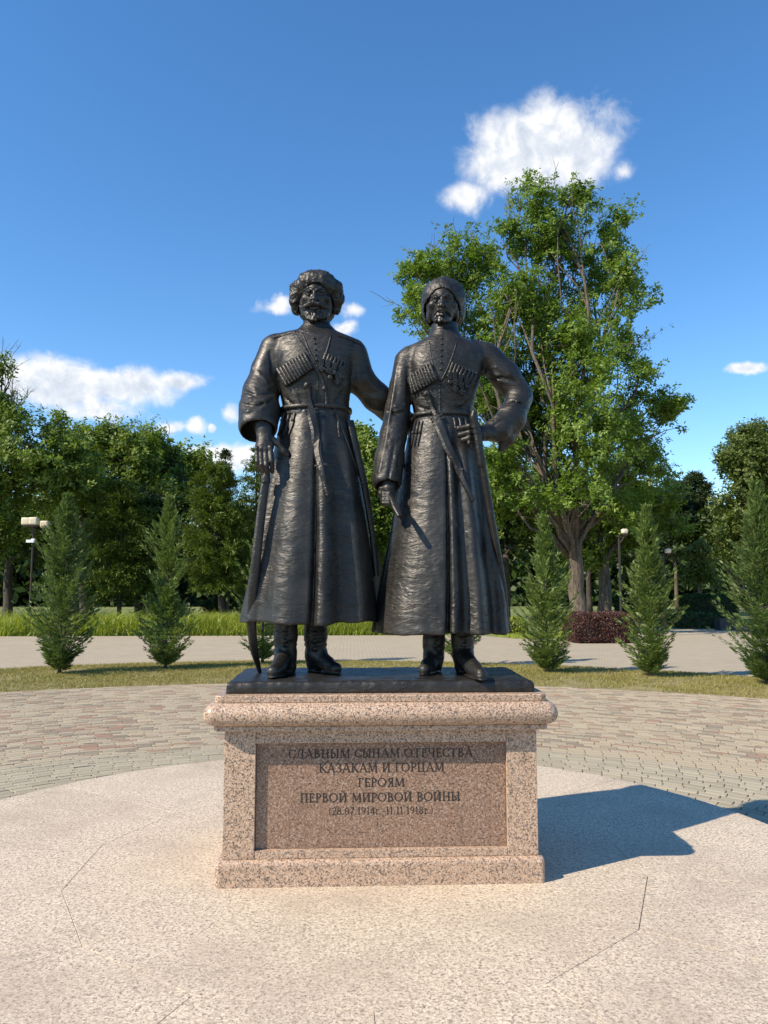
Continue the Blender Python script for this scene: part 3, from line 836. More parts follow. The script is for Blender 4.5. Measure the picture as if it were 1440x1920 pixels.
class Figure:
    def __init__(self, name, label):
        self.name = name; self.label = label
    def body(self, F):
        o, V, Q = finish(F, self.name, statue, sm=1, f=self.rel)
        o['label'] = self.label
        self.o = o
        self.bvh = BVHTree.FromPolygons(V.tolist(), Q.tolist())
    def rel(self, p):
        low = np.clip((2.60 - p[:, 2]) / .9, 0, 1)
        wp = p + .030 * np.stack([vnoise(p * 9 + 4), vnoise(p * 9 + 11), vnoise(p * 9 + 17)], 1)
        st = vnoise(wp * np.array([11, 11, 30]) + np.array([0, 0, 1]) * (p[:, :1] * 9))
        st2 = vnoise(wp * np.array([26, 26, 52]) - np.array([0, 0, 1]) * (p[:, :1] * 16) + 7)
        patch = np.clip(.55 + .9 * vnoise(p * 4 + 2), 0, 1)
        return .0030 * vnoise(p * 6) + .0006 * vnoise(p * 45) + (.0006 + .0016 * low * patch) * st + (.0004 + .0011 * low * patch) * st2
    def hit(self, x, y, off=0.0):
        d = Vector(ray(x, y)).normalized(); o = Vector((0, 0, CAM_H))
        loc, nor, i, dist = self.bvh.ray_cast(o, d)
        if loc is None:
            p = P3(x, y, -30); return np.array(p), np.array([0, -1.0, 0])
        if nor.dot(d) > 0: nor = -nor
        return np.array(loc + nor * off), np.array(nor)
    def tube(self, name, pts, r, off=0.0, n=8, sub=4, parent=None, smooth=True):
        P = []; R = []
        pts = np.array(pts, float); rr = np.broadcast_to(np.array(r, float), (len(pts),))
        for i in range(len(pts) - 1):
            for s in range(sub):
                t = s / sub; q = pts[i] * (1 - t) + pts[i + 1] * t
                P.append(self.hit(q[0], q[1], off)[0]); R.append(rr[i] * (1 - t) + rr[i + 1] * t)
        P.append(self.hit(*pts[-1], off)[0]); R.append(rr[-1])
        P = np.array(P)
        if len(P) > 4:
            for _ in range(3): P[1:-1] = (P[:-2] + 2 * P[1:-1] + P[2:]) / 4
        m = MB(); m.tube(P, R, n); return m.build(name, BZ, parent or self.o, smooth)
    def rod(self, name, a, b, ra, rb, off, n=10, parent=None, flat=None, ends=True):
        """straight piece lying on the surface between two pixels"""
        A, na = self.hit(*a, off); B, nb = self.hit(*b, off)
        m = MB(); T = (B - A) / np.linalg.norm(B - A)
        ts = [0, .02, .06, .5, .94, .98, 1]; rs = [.45, .8, 1, 1, 1, .8, .45]
        m.tube([A + (B - A) * t for t in ts], [(ra + (rb - ra) * t) * q for t, q in zip(ts, rs)], n)
        return m.build(name, BZ, parent or self.o, True)
    def blob(self, name, x, y, r, off=0.0, parent=None, sq=1.0):
        c, n = self.hit(x, y, off)
        m = MB(); V = []; Fc = []; nu, nv = 10, 6
        n = n / np.linalg.norm(n); t = np.cross(n, (0, 0, 1)); t /= np.linalg.norm(t); b = np.cross(n, t)
        for i in range(nv + 1):
            ph = math.pi * i / nv
            for k in range(nu):
                a = 2 * math.pi * k / nu
                V.append(c + r * (math.sin(ph) * (math.cos(a) * t + math.sin(a) * b) + sq * math.cos(ph) * n))
        for i in range(nv):
            for k in range(nu): Fc.append((i * nu + k, (i + 1) * nu + k, (i + 1) * nu + (k + 1) % nu, i * nu + (k + 1) % nu))
        m.add(V, Fc); return m.build(name, BZ, parent or self.o, True)
    def strip(self, name, pts, widths, thick, off=0.0, parent=None, sub=5, straight=False, bulge=.35, smooth=True):
        """flat lofted piece (strap, scabbard): pixel centre line, widths in px"""
        C = []; N = []; Wd = []
        pts = np.array(pts, float); widths = np.broadcast_to(np.array(widths, float), (len(pts),))
        for i in range(len(pts) - 1):
            for s in range(sub + (i == len(pts) - 2)):
                t = s / sub; q = pts[i] * (1 - t) + pts[i + 1] * t
                c, n = self.hit(q[0], q[1], off); C.append(c); N.append(n); Wd.append(widths[i] * (1 - t) + widths[i + 1] * t)
        C = np.array(C); N = np.array(N)
        if straight:
            t = np.linspace(0, 1, len(C))[:, None]; C2 = C[0] * (1 - t) + C[-1] * t
            push = ((C - C2) * N.mean(0)).sum(1).max(); C = C2 + N.mean(0) * max(push, 0); N[:] = N.mean(0)
        for _ in range(4):
            N[1:-1] = (N[:-2] + N[1:-1] * 2 + N[2:]) / 4; C[1:-1] = (C[:-2] + C[1:-1] * 2 + C[2:]) / 4
        T = np.gradient(C, axis=0); T /= np.linalg.norm(T, axis=1)[:, None]
        N = N - T * (N * T).sum(1)[:, None]; N /= np.linalg.norm(N, axis=1)[:, None]; S = np.cross(T, N)
        V = []; Fc = []
        prof = [(-1, -.6), (-1, .25), (-.55, 1), (.55, 1), (1, .25), (1, -.6)]
        for i in range(len(C)):
            for u, v in prof: V.append(C[i] + S[i] * u * Wd[i] * SP / 2 + N[i] * v * thick)
        k = len(prof)
        for i in range(len(C) - 1):
            for j in range(k): Fc.append((i * k + j, i * k + (j + 1) % k, (i + 1) * k + (j + 1) % k, (i + 1) * k + j))
        Fc.append(tuple(range(k))[::-1]); Fc.append(tuple((len(C) - 1) * k + j for j in range(k)))
        m = MB(); m.add(V, Fc); return m.build(name, BZ, parent or self.o, False)
    def medal(self, x, y, kind, w=9, parent=None, off=.012):
        """ribbon bar with a cross or a disc hanging from it"""
        c, n = self.hit(x, y, off); n = np.array([n[0] * .5, n[1], n[2] * .4]); n /= np.linalg.norm(n)
        t = np.cross((0, 0, 1), -n); t /= np.linalg.norm(t); u = np.cross(t, -n) * -1
        if u[2] < 0: u = -u
        Rm = np.stack([t, n, u], 1); s = SP
        m = MB()
        m.box(c + u * 6 * s, (w * .42 * s, .004, 6.5 * s), Rm)
        for q in (-.25, 0, .25): m.box(c + u * 6 * s + t * q * w * s + n * .0045, (.6 * s, .002, 6 * s), Rm)
        if kind == 'cross':
            for a in range(4):
                ca, sa = math.cos(a * math.pi / 2), math.sin(a * math.pi / 2)
                dr = t * ca + u * sa; pr = -t * sa + u * ca; o = c - u * 5.5 * s + n * .004
                V = [];
                for hgt in (-.004, .005):
                    for (l, wd) in ((.6, 1.0), (5.4, 2.9)):
                        for sg in (-1, 1): V.append(o + dr * l * s + pr * sg * wd * s + n * hgt)
                m.add(V, [(0, 1, 3, 2), (4, 6, 7, 5), (0, 2, 6, 4), (1, 5, 7, 3), (2, 3, 7, 6), (0, 4, 5, 1)])
            m.tube([c - u * 5.5 * s, c - u * 5.5 * s + n * .012], [1.9 * s, 1.6 * s], 8)
        else:
            m.tube([c - u * 5.5 * s - n * .003, c - u * 5.5 * s + n * .006, c - u * 5.5 * s + n * .009], [4.2 * s, 4.2 * s, 3.2 * s], 12)
        return m.build('medal', BZ, parent or self.o)

# ---------------------------------------------------------------- figure A: bearded man in fur hat, hand on sabre
A = Figure('bearded_figure', 'bearded bronze man in shaggy fur hat, one hand resting on an upright sabre')
lo = P3(425, 1200, -120); hi = P3(790, 590, 110)
F = Field((lo[0], YF - .42, 1.30), (hi[0], YF + .42, P3(600, 598)[2]), .0078)
def foldA(th, t, x, a):
    xs = x / SP; fr = np.cos(th) > 0
    s = np.clip(t, 0, 1)
    w = .25 + .75 * s
    u = xs / (a / SP) * 126                  # pixel offset scaled to the hem
    f = .030 * gauss(u, -38, 30) + .046 * gauss(u, 30, 17) - .052 * gauss(u, 9, 5.5) - .034 * gauss(u, 64, 24) + .024 * gauss(u, 98, 15) - .016 * gauss(u, -82, 14) + .018 * gauss(u, -108, 12)
    back = .02 * np.cos(th * 9)
    return np.where(fr, f, back) * w * np.clip(s * 4, 0, 1)
F.loft([row(772, 531, 655, 44), row(800, 524, 659, 50), row(850, 513, 668, 60), row(920, 497, 680, 72, 0), row(1020, 479, 694, 84), row(1100, 464, 703, 90), row(1168, 450, 709, 94)], .0, fold=foldA, hem=.012)
F.loft([row(1110, 476, 690, 76), row(1190, 464, 694, 82)], .0, op='sub')          # hollow under the hem
F.loft([row(780, 531, 655, 44), row(768, 530, 655, 44), row(735, 525, 657, 48), row(705, 519, 662, 51), row(680, 514, 668, 50), row(655, 512, 674, 44), row(638, 524, 664, 38), row(622, 556, 632, 30, 2), row(612, 566, 622, 27, 2)], .022, n=2.3)
chain_px(F, [(548, 640, 0, 20), (520, 646, 2, 20)], .03); chain_px(F, [(634, 645, 0, 20), (664, 655, 3, 20)], .03)
# arm with wide sleeve, hanging to the sabre
chain_px(F, [(512, 654, 2, 25), (497, 695, 0, 26), (488, 735, -8, 32)], .025)
chain_px(F, [(488, 735, -8, 32), (486, 770, -22, 37), (484, 797, -40, 36)], .025)
F.capsule(P3(484, 806, -46), P3(486, 850, -70), px(30), px(34), .012, 'sub')
F.ell(P3(458, 765, -14), (px(10), px(14), px(8)), .03)
for pts in ([(460, 722, 2), (478, 731, 3.2), (500, 730, 3), (514, 722, 2)], [(453, 742, 2), (470, 750, 3.4), (494, 752, 3.4), (516, 742, 2)], [(450, 768, 3), (466, 772, 3.6), (490, 768, 3.2), (516, 756, 2)], [(472, 690, 2), (486, 700, 2.4), (500, 716, 2)]):
    ridge(F, pts)
for pts in ([(456, 733, 1.5), (478, 741, 2.2), (506, 738, 1.6)], [(452, 757, 1.6), (476, 762, 2.4), (512, 752, 1.8)], [(506, 660, 1.6), (511, 695, 2), (517, 728, 2)], [(528, 668, 1.2), (522, 690, 1.4), (520, 705, 1.2)]):
    ridge(F, pts, .012, 'sub', 0)
# arm reaching behind the comrade
chain_px(F, [(666, 668, 2, 25), (676, 712, 10, 27), (706, 745, 28, 28), (745, 782, 60, 25), (775, 800, 66, 20)], .025)
for pts in ([(664, 720, 2), (682, 738, 3), (706, 748, 2.5)], [(688, 712, 2), (702, 728, 3), (720, 736, 2)], [(672, 752, 2), (694, 764, 3), (714, 770, 2.4)]):
    ridge(F, pts)
for pts in ([(534, 745, 1.3), (548, 757, 1.6), (556, 768, 1.2)], [(560, 740, 1.0), (566, 756, 1.4), (568, 768, 1.0)], [(640, 735, 1.2), (630, 752, 1.6), (622, 766, 1.2)]):
    ridge(F, pts, .010, 'sub', 0)
# neck and standing collar
chain_px(F, [(594, 596, 4, 22), (595, 618, 4, 25)], .015)
chain_px(F, [(594, 611, 3, 26.5), (595, 621, 3, 28)], .010)
A.body(F)
# ---------------------------------------------------------------- figure B: man with domed hat, hand on hip
B = Figure('goateed_figure', 'bronze man with short goatee and domed hat, hand on hip beside his sabre hilt')
F = Field((P3(680, 900)[0], YF - .42, 1.28), (P3(1020, 900)[0], YF + .42, P3(830, 608)[2]), .0078)
def foldB(th, t, x, a):
    fr = np.cos(th) > 0; s = np.clip(t, 0, 1); w = .2 + .8 * s
    u = x / a * 122
    f = .030 * gauss(u, -62, 46) + np.where(u < -3, .018, 0) * np.clip((u + 60) / 50, 0, 1) - .040 * gauss(u, 0, 4) + .026 * gauss(u, 12, 9) - .040 * gauss(u, 32, 12) + .034 * gauss(u, 60, 14) - .036 * gauss(u, 86, 12) + .024 * gauss(u, 110, 10)
    back = .02 * np.cos(th * 8)
    return np.where(fr, f, back) * w * np.clip(s * 4, 0, 1)
F.loft([row(782, 776, 884, 42), row(805, 769, 892, 48), row(850, 760, 900, 58), row(920, 747, 912, 70), row(985, 738, 922, 78), row(1060, 724, 935, 86), row(1120, 713, 945, 90), row(1186, 703, 951, 95)], .0, fold=foldB, hem=.010)
F.loft([row(1130, 728, 932, 76), row(1210, 718, 936, 82)], .0, op='sub')
F.loft([row(790, 776, 884, 42), row(778, 776, 885, 42), row(750, 771, 890, 47), row(728, 768, 895, 49), row(705, 765, 900, 50), row(682, 763, 905, 49), row(662, 768, 906, 42), row(648, 780, 890, 36), row(634, 800, 866, 30, 2), row(624, 806, 860, 27, 2)], .022, n=2.3)
chain_px(F, [(800, 656, 2, 18), (770, 668, 3, 20)], .03); chain_px(F, [(866, 652, 2, 18), (905, 662, 3, 22)], .03)
# arm hanging straight down, full sleeve
chain_px(F, [(762, 678, 3, 23), (752, 725, 0, 22), (745, 770, -6, 23), (737, 815, -16, 25), (730, 862, -30, 27), (726, 900, -42, 27.5)], .022)
F.capsule(P3(727, 921, -52), P3(728, 965, -72), px(23), px(26), .010, 'sub')
for pts in ([(726, 752, 2), (742, 762, 2.6), (760, 758, 2)], [(716, 815, 2), (732, 828, 3), (752, 818, 2)], [(730, 790, 2.2), (722, 840, 3.2), (712, 885, 3)], [(744, 690, 2), (738, 740, 3), (728, 795, 2.4)], [(752, 830, 1.8), (742, 860, 2.6), (738, 900, 2)]):
    ridge(F, pts)
for pts in ([(724, 770, 1.4), (742, 776, 1.8), (760, 770, 1.4)], [(740, 835, 1.4), (734, 865, 2), (728, 898, 1.6)], [(764, 690, 1.4), (766, 720, 2), (766, 760, 2)]):
    ridge(F, pts, .012, 'sub', 0)
# arm akimbo
chain_px(F, [(916, 672, 4, 27), (946, 704, 6, 28), (973, 740, 4, 25)], .025)
chain_px(F, [(974, 748, 0, 24), (958, 783, -16, 26), (934, 806, -34, 22), (914, 810, -44, 15)], .025)
chain_px(F, [(966, 790, -10, 18), (950, 822, -20, 13), (940, 842, -24, 6)], .03)
for pts in ([(930, 688, 2), (955, 702, 3), (984, 714, 2.2)], [(905, 716, 2), (935, 714, 3), (972, 722, 2.4)], [(930, 742, 2.4), (955, 742, 3.6), (990, 748, 2.4)], [(938, 768, 2), (960, 764, 2.6), (990, 768, 2)], [(915, 792, 2), (932, 780, 2.6), (952, 776, 2)], [(900, 700, 2), (915, 700, 2.4), (935, 704, 2)]):
    ridge(F, pts)
for pts in ([(930, 753, 1.8), (955, 753, 2.4), (984, 759, 1.6)], [(912, 708, 1.4), (940, 708, 1.8), (970, 716, 1.4)], [(925, 799, 1.2), (940, 788, 1.6), (955, 784, 1.2)], [(780, 760, 1.0), (800, 768, 1.4), (816, 770, 1.0)], [(880, 750, 1.0), (866, 764, 1.4), (850, 768, 1.0)]):
    ridge(F, pts, .012, 'sub', 0)
chain_px(F, [(834, 604, 4, 24), (834, 630, 4, 26)], .015)
chain_px(F, [(833, 622, 3, 27), (833, 633, 3, 29)], .010)
B.body(F)

# ---------------------------------------------------------------- heads
def head(fig, cx, ey, dx, hatfn, facefn, name='head'):
    pass
def head_field(x0, x1, y0, y1, vs=.0038):
    a = P3(x0, y1, -70); b = P3(x1, y0, 70)
    return Field((a[0], YF - 66 * SP, P3(x0, y1)[2]), (b[0], YF + 62 * SP, P3(x0, y0)[2]), vs)
def E(F, x, y, d, rx, ry, rz, k=.01, op='add', rot=None):   # rx right, ry up, rz depth (px)
    F.ell(P3(x, y, d), (px(rx), px(rz), px(ry)), k, op, rot)
def face(F, cx, ey, tx, beard):
    """cx: face axis, ey: eye line, tx: turn of the nose in px"""
    E(F, cx + 2, ey - 2, 8, 30.5, 41, 35, .0)                       # skull
    E(F, cx, ey + 12, -8, 26.5, 37, 27, .02)                      # face mass
    E(F, cx - .5, ey + 36, -14, 17, 14, 18, .02)                  # chin
    for s in (-1, 1): E(F, cx + s * 19, ey + 11, -20, 8.5, 8, 9, .015)           # cheekbones
    for s in (-1, 1): E(F, cx + s * 24, ey + 28, 2, 7, 16, 18, .02)              # jaw angle
    for s in (-1, 1): E(F, cx + tx * .5 + s * 13.3, ey, -38, 8.5, 5.2, 8, .006, 'sub')   # sockets
    chain_px(F, [(cx + tx - 19, ey - 5, -24, 2.6), (cx + tx - 12, ey - 8.5, -33, 3.4), (cx + tx - 4, ey - 5.5, -36, 3.0)], .006)
    chain_px(F, [(cx + tx + 19, ey - 5.5, -24, 2.6), (cx + tx + 12, ey - 9, -33, 3.4), (cx + tx + 4, ey - 5.5, -36, 3.0)], .006)
    for s in (-1, 1):
        X = cx + tx * .5 + s * 13.3
        E(F, X, ey + .3, -28.5, 6.2, 5.4, 6.2, .002)              # eyeball
        chain_px(F, [(X - 7, ey + .5, -30, 1.2), (X - 3, ey - 3.4, -34, 1.5), (X + 3, ey - 3.4, -34, 1.5), (X + 7, ey + .5, -30, 1.2)], .003)
        chain_px(F, [(X - 7, ey + 1, -30, 1.1), (X, ey + 4.4, -33, 1.4), (X + 7, ey + 1, -30, 1.1)], .003)
        E(F, X, ey + .1, -35, 1.5, 1.5, 1.6, .0, 'sub')           # pupil
    chain_px(F, [(cx + tx, ey - 7, -33, 3.4), (cx + tx - .2, ey + 4, -39, 3.6), (cx + tx - .6, ey + 11, -44, 4.8)], .006)
    for s in (-1, 1):
        E(F, cx + tx - .5 + s * 5.6, ey + 12, -38.5, 3.8, 3.2, 4.2, .004)
        E(F, cx + tx - .5 + s * 3.2, ey + 15, -41, 1.6, 1.3, 2, .001, 'sub')
    chain_px(F, [(cx + tx * .7 - 6.5, ey + 24.5, -36, 1.7), (cx + tx * .7, ey + 23.5, -38.5, 2.2), (cx + tx * .7 + 6.5, ey + 24.5, -36, 1.7)], .004)
    chain_px(F, [(cx + tx * .7 - 5.5, ey + 28, -36, 1.8), (cx + tx * .7, ey + 28.6, -38, 2.6), (cx + tx * .7 + 5.5, ey + 28, -36, 1.8)], .004)
    chain_px(F, [(cx + tx * .7 - 8, ey + 26.3, -39, .7), (cx + tx * .7 + 8, ey + 26.3, -39, .7)], .002, 'sub')
    for s in (-1, 1):                                             # ears, nasolabial furrow
        E(F, cx + s * 28, ey + 12, 4, 4, 10, 7, .006)
        chain_px(F, [(cx + tx + s * 8.5, ey + 12, -38, 1.0), (cx + tx * .7 + s * 13, ey + 22, -37, 1.1)], .006, 'sub')
    chain_px(F, [(cx + tx - 2, ey - 10, -36, .9), (cx + tx - 2.4, ey - 16, -35, .7)], .003, 'sub')
    chain_px(F, [(cx + tx + 2.4, ey - 10, -36, .9), (cx + tx + 3, ey - 16, -35, .7)], .003, 'sub')
def strands(F, roots, k=.004):
    for pts in roots: chain_px(F, pts, k)
rs = random.Random(4)
# A: moustache and full beard
F = head_field(538, 650, 500, 625)
face(F, 592.5, 549, -2.5, True)
E(F, 592, 588, -12, 27.5, 19, 23, .012); E(F, 568, 572, -4, 6, 15, 16, .01); E(F, 617, 572, -4, 6, 15, 16, .01)
E(F, 590, 580, -42, 9, 4, 8, .006, 'sub')
for side in (-1, 1):
    cx = 589.5
    chain_px(F, [(cx, 567, -41, 4.4), (cx + side * 8, 569.5, -41, 4.6), (cx + side * 17, 574, -35, 3.6), (cx + side * 24, 576.5, -29, 2.2), (cx + side * 29, 573, -25, 1.2)], .005)
chain_px(F, [(583.5, 577.5, -37, 2.2), (590, 578.3, -39, 2.8), (596.5, 577.5, -37, 2.2)], .004)
for i in range(78):
    a = rs.uniform(-1.35, 1.35); q = rs.uniform(0, 1)
    x = 591 + math.sin(a) * 25; d = -10 - math.cos(a) * 22; y = 583 + q * 12 - (abs(math.sin(a)) ** 2) * 8
    l = rs.uniform(8, 13); w = rs.uniform(-3, 3)
    chain_px(F, [(x, y, d - 1, 1.4), (x + w * .3 - math.sin(a) * 1.5, y + l * .55, d - 2.2, 1.9), (x + w - math.sin(a) * 5, y + l, d + 2.5, .8)], .003)
hA, V_, Q_ = finish(F, 'head', A.o, .22, 0)
# A: shaggy fur hat with hanging sides
F = head_field(536, 654, 496, 618, .0052)
E(F, 594, 538, 6, 40, 30, 42, .0); E(F, 594, 548, 12, 42, 28, 44, .02)
for s, xo in ((-1, 590), (1, 597)):
    chain_px(F, [(xo + s * 34, 540, 0, 13.5), (xo + s * 36, 560, 6, 12), (xo + s * 33, 582, 12, 9.5)], .03)
E(F, 594, 585, 30, 34, 26, 22, .03)
E(F, 592, 568, -34, 29, 39, 56, .012, 'sub')
E(F, 592, 562, 8, 30, 40, 34, .0, 'sub')
def fur(p): return .0065 * vnoise(p * 18) + .0045 * vnoise(p * 42) + .0035 * vnoise(p * 95)
finish(F, 'fur_hat', A.o, 1, 1, fur)
# B: goatee
F = head_field(782, 884, 514, 640)
face(F, 830, 561, -1.0, False)
E(F, 829, 598, -16, 17, 10, 17, .012)
for side in (-1, 1):
    chain_px(F, [(829.5, 579.5, -40, 2.6), (829.5 + side * 8, 581.5, -38.5, 2.7), (829.5 + side * 14, 587, -33, 2.0), (829.5 + side * 16, 593, -29, 1.6)], .004)
for i in range(46):
    a = rs.uniform(-1.2, 1.2); x = 829 + math.sin(a) * 16; d = -15 - math.cos(a) * 18; y = 592 + rs.uniform(0, 6)
    l = rs.uniform(6, 10)
    chain_px(F, [(x, y, d, 1.2), (x - math.sin(a) * 2 + rs.uniform(-1, 1), y + l * .6, d - .5, 1.5), (x - math.sin(a) * 4, y + l, d + 3, .7)], .003)
finish(F, 'head', B.o, .22, 0)
# B: domed felt hat reaching down behind the ears
F = head_field(778, 888, 512, 628, .0054)
E(F, 832, 562, 11, 43.5, 42, 42.5, .0); E(F, 832, 585, 20, 42, 36, 38, .03)
E(F, 829.5, 586, -36, 35, 51, 60, .006, 'sub')
E(F, 829.5, 576, 8, 36, 46, 40, .0, 'sub')
finish(F, 'domed_hat', B.o, 1, 1, lambda p: .003 * vnoise(p * 16) + .0032 * vnoise(p * 55) + .002 * vnoise(p * 110))

# ---------------------------------------------------------------- hands
def hand_field(x0, x1, y0, y1, d0, d1, vs=.0042):
    a = P3(x0, y1); b = P3(x1, y0)
    return Field((min(a[0], P3(x0, y1, d0)[0]) - .02, YF + d0 * SP, P3(x0, y1, d0)[2] - .02), (b[0] + .03, YF + d1 * SP, max(P3(x1, y0, d0)[2], b[2]) + .02), vs)
hf = lambda p: .0012 * vnoise(p * 40)
F = hand_field(470, 548, 786, 902, -100, -10)
chain_px(F, [(489, 786, -46, 17), (494, 806, -54, 15.5)], .01)                     # shirt cuff
chain_px(F, [(494, 800, -54, 12.5), (496, 815, -58, 13), (496, 838, -64, 16)], .012, sq=(1, 1.25, 1))
chain_px(F, [(486, 836, -64, 7), (506, 836, -65, 7.5)], .012)
for kx, ky, mx, my, tx, ty, r in ((482, 843, 482.5, 866, 488, 882, 4.3), (489.5, 845, 490.5, 871, 496, 891, 4.7), (498, 845, 499.5, 872, 502, 893, 4.8), (507, 842, 509, 864, 511, 884, 4.8)):
    chain_px(F, [(kx, ky, -71, r), (mx, my, -76, r * .98)], .004); chain_px(F, [(mx, my, -76, r * .98), (tx, ty, -64, r * .85)], .003)
    E(F, kx, ky - 3, -74, 4, 4, 3.4, .006)
    chain_px(F, [(kx, ky, -73, 1.4), (496 + (kx - 496) * .5, 815, -68, 1.2)], .006)
chain_px(F, [(506, 822, -58, 8), (521, 832, -58, 6), (532, 845, -58, 5.2), (539, 853, -56, 4.2)], .008)
finish(F, 'hand', A.o, 1, 1, hf)
F = hand_field(700, 762, 896, 952, -110, 0)
chain_px(F, [(728, 900, -44, 15), (729, 916, -50, 14)], .01)
E(F, 727, 928, -56, 14, 14, 15, .01)
for i, (y, d) in enumerate(((923, -64), (929, -68), (936, -70), (942, -70))):
    chain_px(F, [(717, y - 3, d + 6, 4.6), (720, y + 1, d - 4, 4.8), (730, y + 2, d - 8, 4.6), (738, y, d - 1, 4.0)], .003)
chain_px(F, [(716, 917, -52, 6), (714, 925, -60, 5.2), (720, 934, -68, 4.6)], .006)
finish(F, 'hand', B.o, 1, 1, hf)
F = hand_field(848, 922, 786, 850, -125, -20)
chain_px(F, [(922, 812, -46, 15), (908, 812, -58, 14), (898, 814, -66, 13)], .012, sq=(1, 1.1, 1))
E(F, 897, 814, -68, 12, 17, 9, .012)
for y0, x1, y1, r in ((797, 856, 804, 5.0), (808, 859, 816, 5.0), (819, 864, 826, 4.8), (829, 876, 835, 4.3)):
    chain_px(F, [(896, y0, -74, r), (880, (y0 + y1) / 2 - 1.5, -79, r), (x1 + 4, y1 - 1, -74, r * .95), (x1 + 2, y1 + 1, -66, r * .8)], .003)
finish(F, 'hand', B.o, 1, 1, hf)

# ---------------------------------------------------------------- boots
def boot(fig, shaft, ankle, ball, toe, heel, r, top=1165):
    xs = [shaft[0], ankle[0], ball[0], toe[0], heel[0]]
    zt = 1.1105
    def G_(x, y, z=None): return None
    pts = [np.array(q, float) for q in (shaft, ankle, ball, toe, heel)]
    allp = np.array(pts); F = Field(allp.min(0) - .12, allp.max(0) + .12, .0066)
    s, a, b, t, h = pts
    F.chain([(s, r), (s * .45 + a * .55, r * .94), (a, r * .80)], .02)
    F.chain([(a, r * .80), (b, r * .62)], .03); F.chain([(b, r * .60), (t, r * .50)], .02)
    F.chain([(a, r * .78), (h, r * .70)], .03)
    for q in np.linspace(.25, .8, 4):                                # creases at the ankle
        c = s * (1 - q) + a * q; w = .9 * r
        F.chain([(c + np.array([-w, -.02, .012 * math.sin(9 * q)]), .006), (c + np.array([0, -r, -.012]), .011), (c + np.array([w, -.02, .01]), .006)], .015)
    # sole and heel block
    dirv = t - h; dirv[2] = 0; L = np.linalg.norm(dirv); dirv /= L
    sl, X, Y, Z = F.sub(allp.min(0) - .12, allp.max(0) + .12, .0)
    F.put(sl, zt + .002 - Z + 0 * X + 0 * Y, 0, 'int')
    sole = [(np.array([*(h + dirv * q * L)[:2], zt + .008]), r * w) for q, w in ((-.05, .60), (.2, .58), (.45, .50), (.7, .62), (.92, .55), (1.02, .42))]
    for (c0, r0), (c1, r1) in zip(sole[:-1], sole[1:]): F.capsule(c0, c1, r0, r1, .0, 'add', (1, 1, 4.2))
    F.put(sl, zt + .0005 - Z + 0 * X + 0 * Y, 0, 'int')
    finish(F, 'boot', fig.o, .8, 1)
def gz(x, y, z): 
    return gnd(x, y, z)
def onY(x, y, Y): return at(x, y, Y)
zt = 1.1105
def bt(fig, sx, syt, ax, ay, toe_px, heel_px, Ys, r):
    toe = gnd(*toe_px, zt + .03); heel = gnd(*heel_px, zt + .03)
    a = onY(ax, ay, Ys); s = onY(sx, syt, Ys)
    toe[2] = zt + r * .46; heel[2] = zt + r * .6
    ball = toe * .62 + heel * .38; ball[2] = zt + r * .72
    boot(fig, s, a, ball, toe, heel, r)
bt(A, 537, 1150, 535, 1226, (512, 1262), (540, 1254), 4.90, .076)
bt(A, 592, 1150, 592, 1226, (630, 1255), (590, 1250), 4.97, .076)
bt(B, 814, 1165, 813, 1230, (796, 1257), (815, 1251), 4.94, .072)
bt(B, 866, 1165, 868, 1228, (902, 1266), (868, 1254), 4.90, .074)

# ---------------------------------------------------------------- belts, cartridge tubes, medals, straps, buttons, blades
def belt(fig, y, xl, xr, hd, rise=0.0, tw=.0):
    z, cx, cy, a, b = row(y, xl, xr, hd); m = MB(); V = []; Fc = []; n = 48
    for k in range(n):
        th = 2 * math.pi * k / n
        c, s = math.cos(th), math.sin(th); e = 2 / 2.3
        xx = a * abs(c) ** e * (1 if c > 0 else -1); yy = b * abs(s) ** e * (1 if s > 0 else -1)
        for o, dz in ((-.004, -.014), (.010, -.012), (.012, 0), (.010, .012), (-.004, .014)):
            V.append((cx + xx * (1 + o / a), cy + yy * (1 + o / b), z + dz + tw * (xx / a)))
    for k in range(n):
        for j in range(4): Fc.append((k * 5 + j, ((k + 1) % n) * 5 + j, ((k + 1) % n) * 5 + j + 1, k * 5 + j + 1))
    m.add(V, Fc); return m.build('belt', BZ, fig.o, True)
belt(A, 771, 528, 657, 46); belt(B, 783, 773, 887, 44)
def cartridges(fig, top0, top1, bot0, bot1, n, r):
    top0, top1, bot0, bot1 = (np.array(q, float) for q in (top0, top1, bot0, bot1))
    mt, mb = (top0 + top1) / 2, (bot0 + bot1) / 2
    L = np.linalg.norm(mb - mt)
    bk = fig.strip('cartridge_pocket', [(top0 + bot0) / 2, (mt + mb) / 2, (top1 + bot1) / 2], L * .94, .014, .008)
    for i in range(n):
        t = (i + .5) / n
        a = top0 + (top1 - top0) * t; b = bot0 + (bot1 - bot0) * t
        o = fig.rod('cartridge_tube', tuple(a), tuple(b), r * SP * 1.05, r * SP, .019, 8)
cartridges(A, (522, 694), (572, 661), (540, 726), (588, 692), 10, 3.4)
cartridges(A, (609, 662), (648, 682), (598, 690), (634, 712), 7, 3.3)
cartridges(B, (767, 708), (808, 680), (776, 741), (821, 713), 9, 3.0)
cartridges(B, (846, 680), (893, 700), (836, 708), (880, 728), 8, 3.3)
for x, y, k in ((602, 688, 'cross'), (613, 690, 'cross'), (624, 695, 'disc'), (634, 702, 'cross'), (617, 704, 'disc'), (629, 711, 'cross'), (640, 714, 'cross')): A.medal(x, y, k, 10, off=.034)
for x, y, k in ((842, 713, 'disc'), (851, 712, 'cross'), (860, 717, 'cross'), (870, 721, 'disc'), (851, 725, 'cross'), (862, 730, 'cross'), (873, 733, 'cross')): B.medal(x, y, k, 10, off=.032)
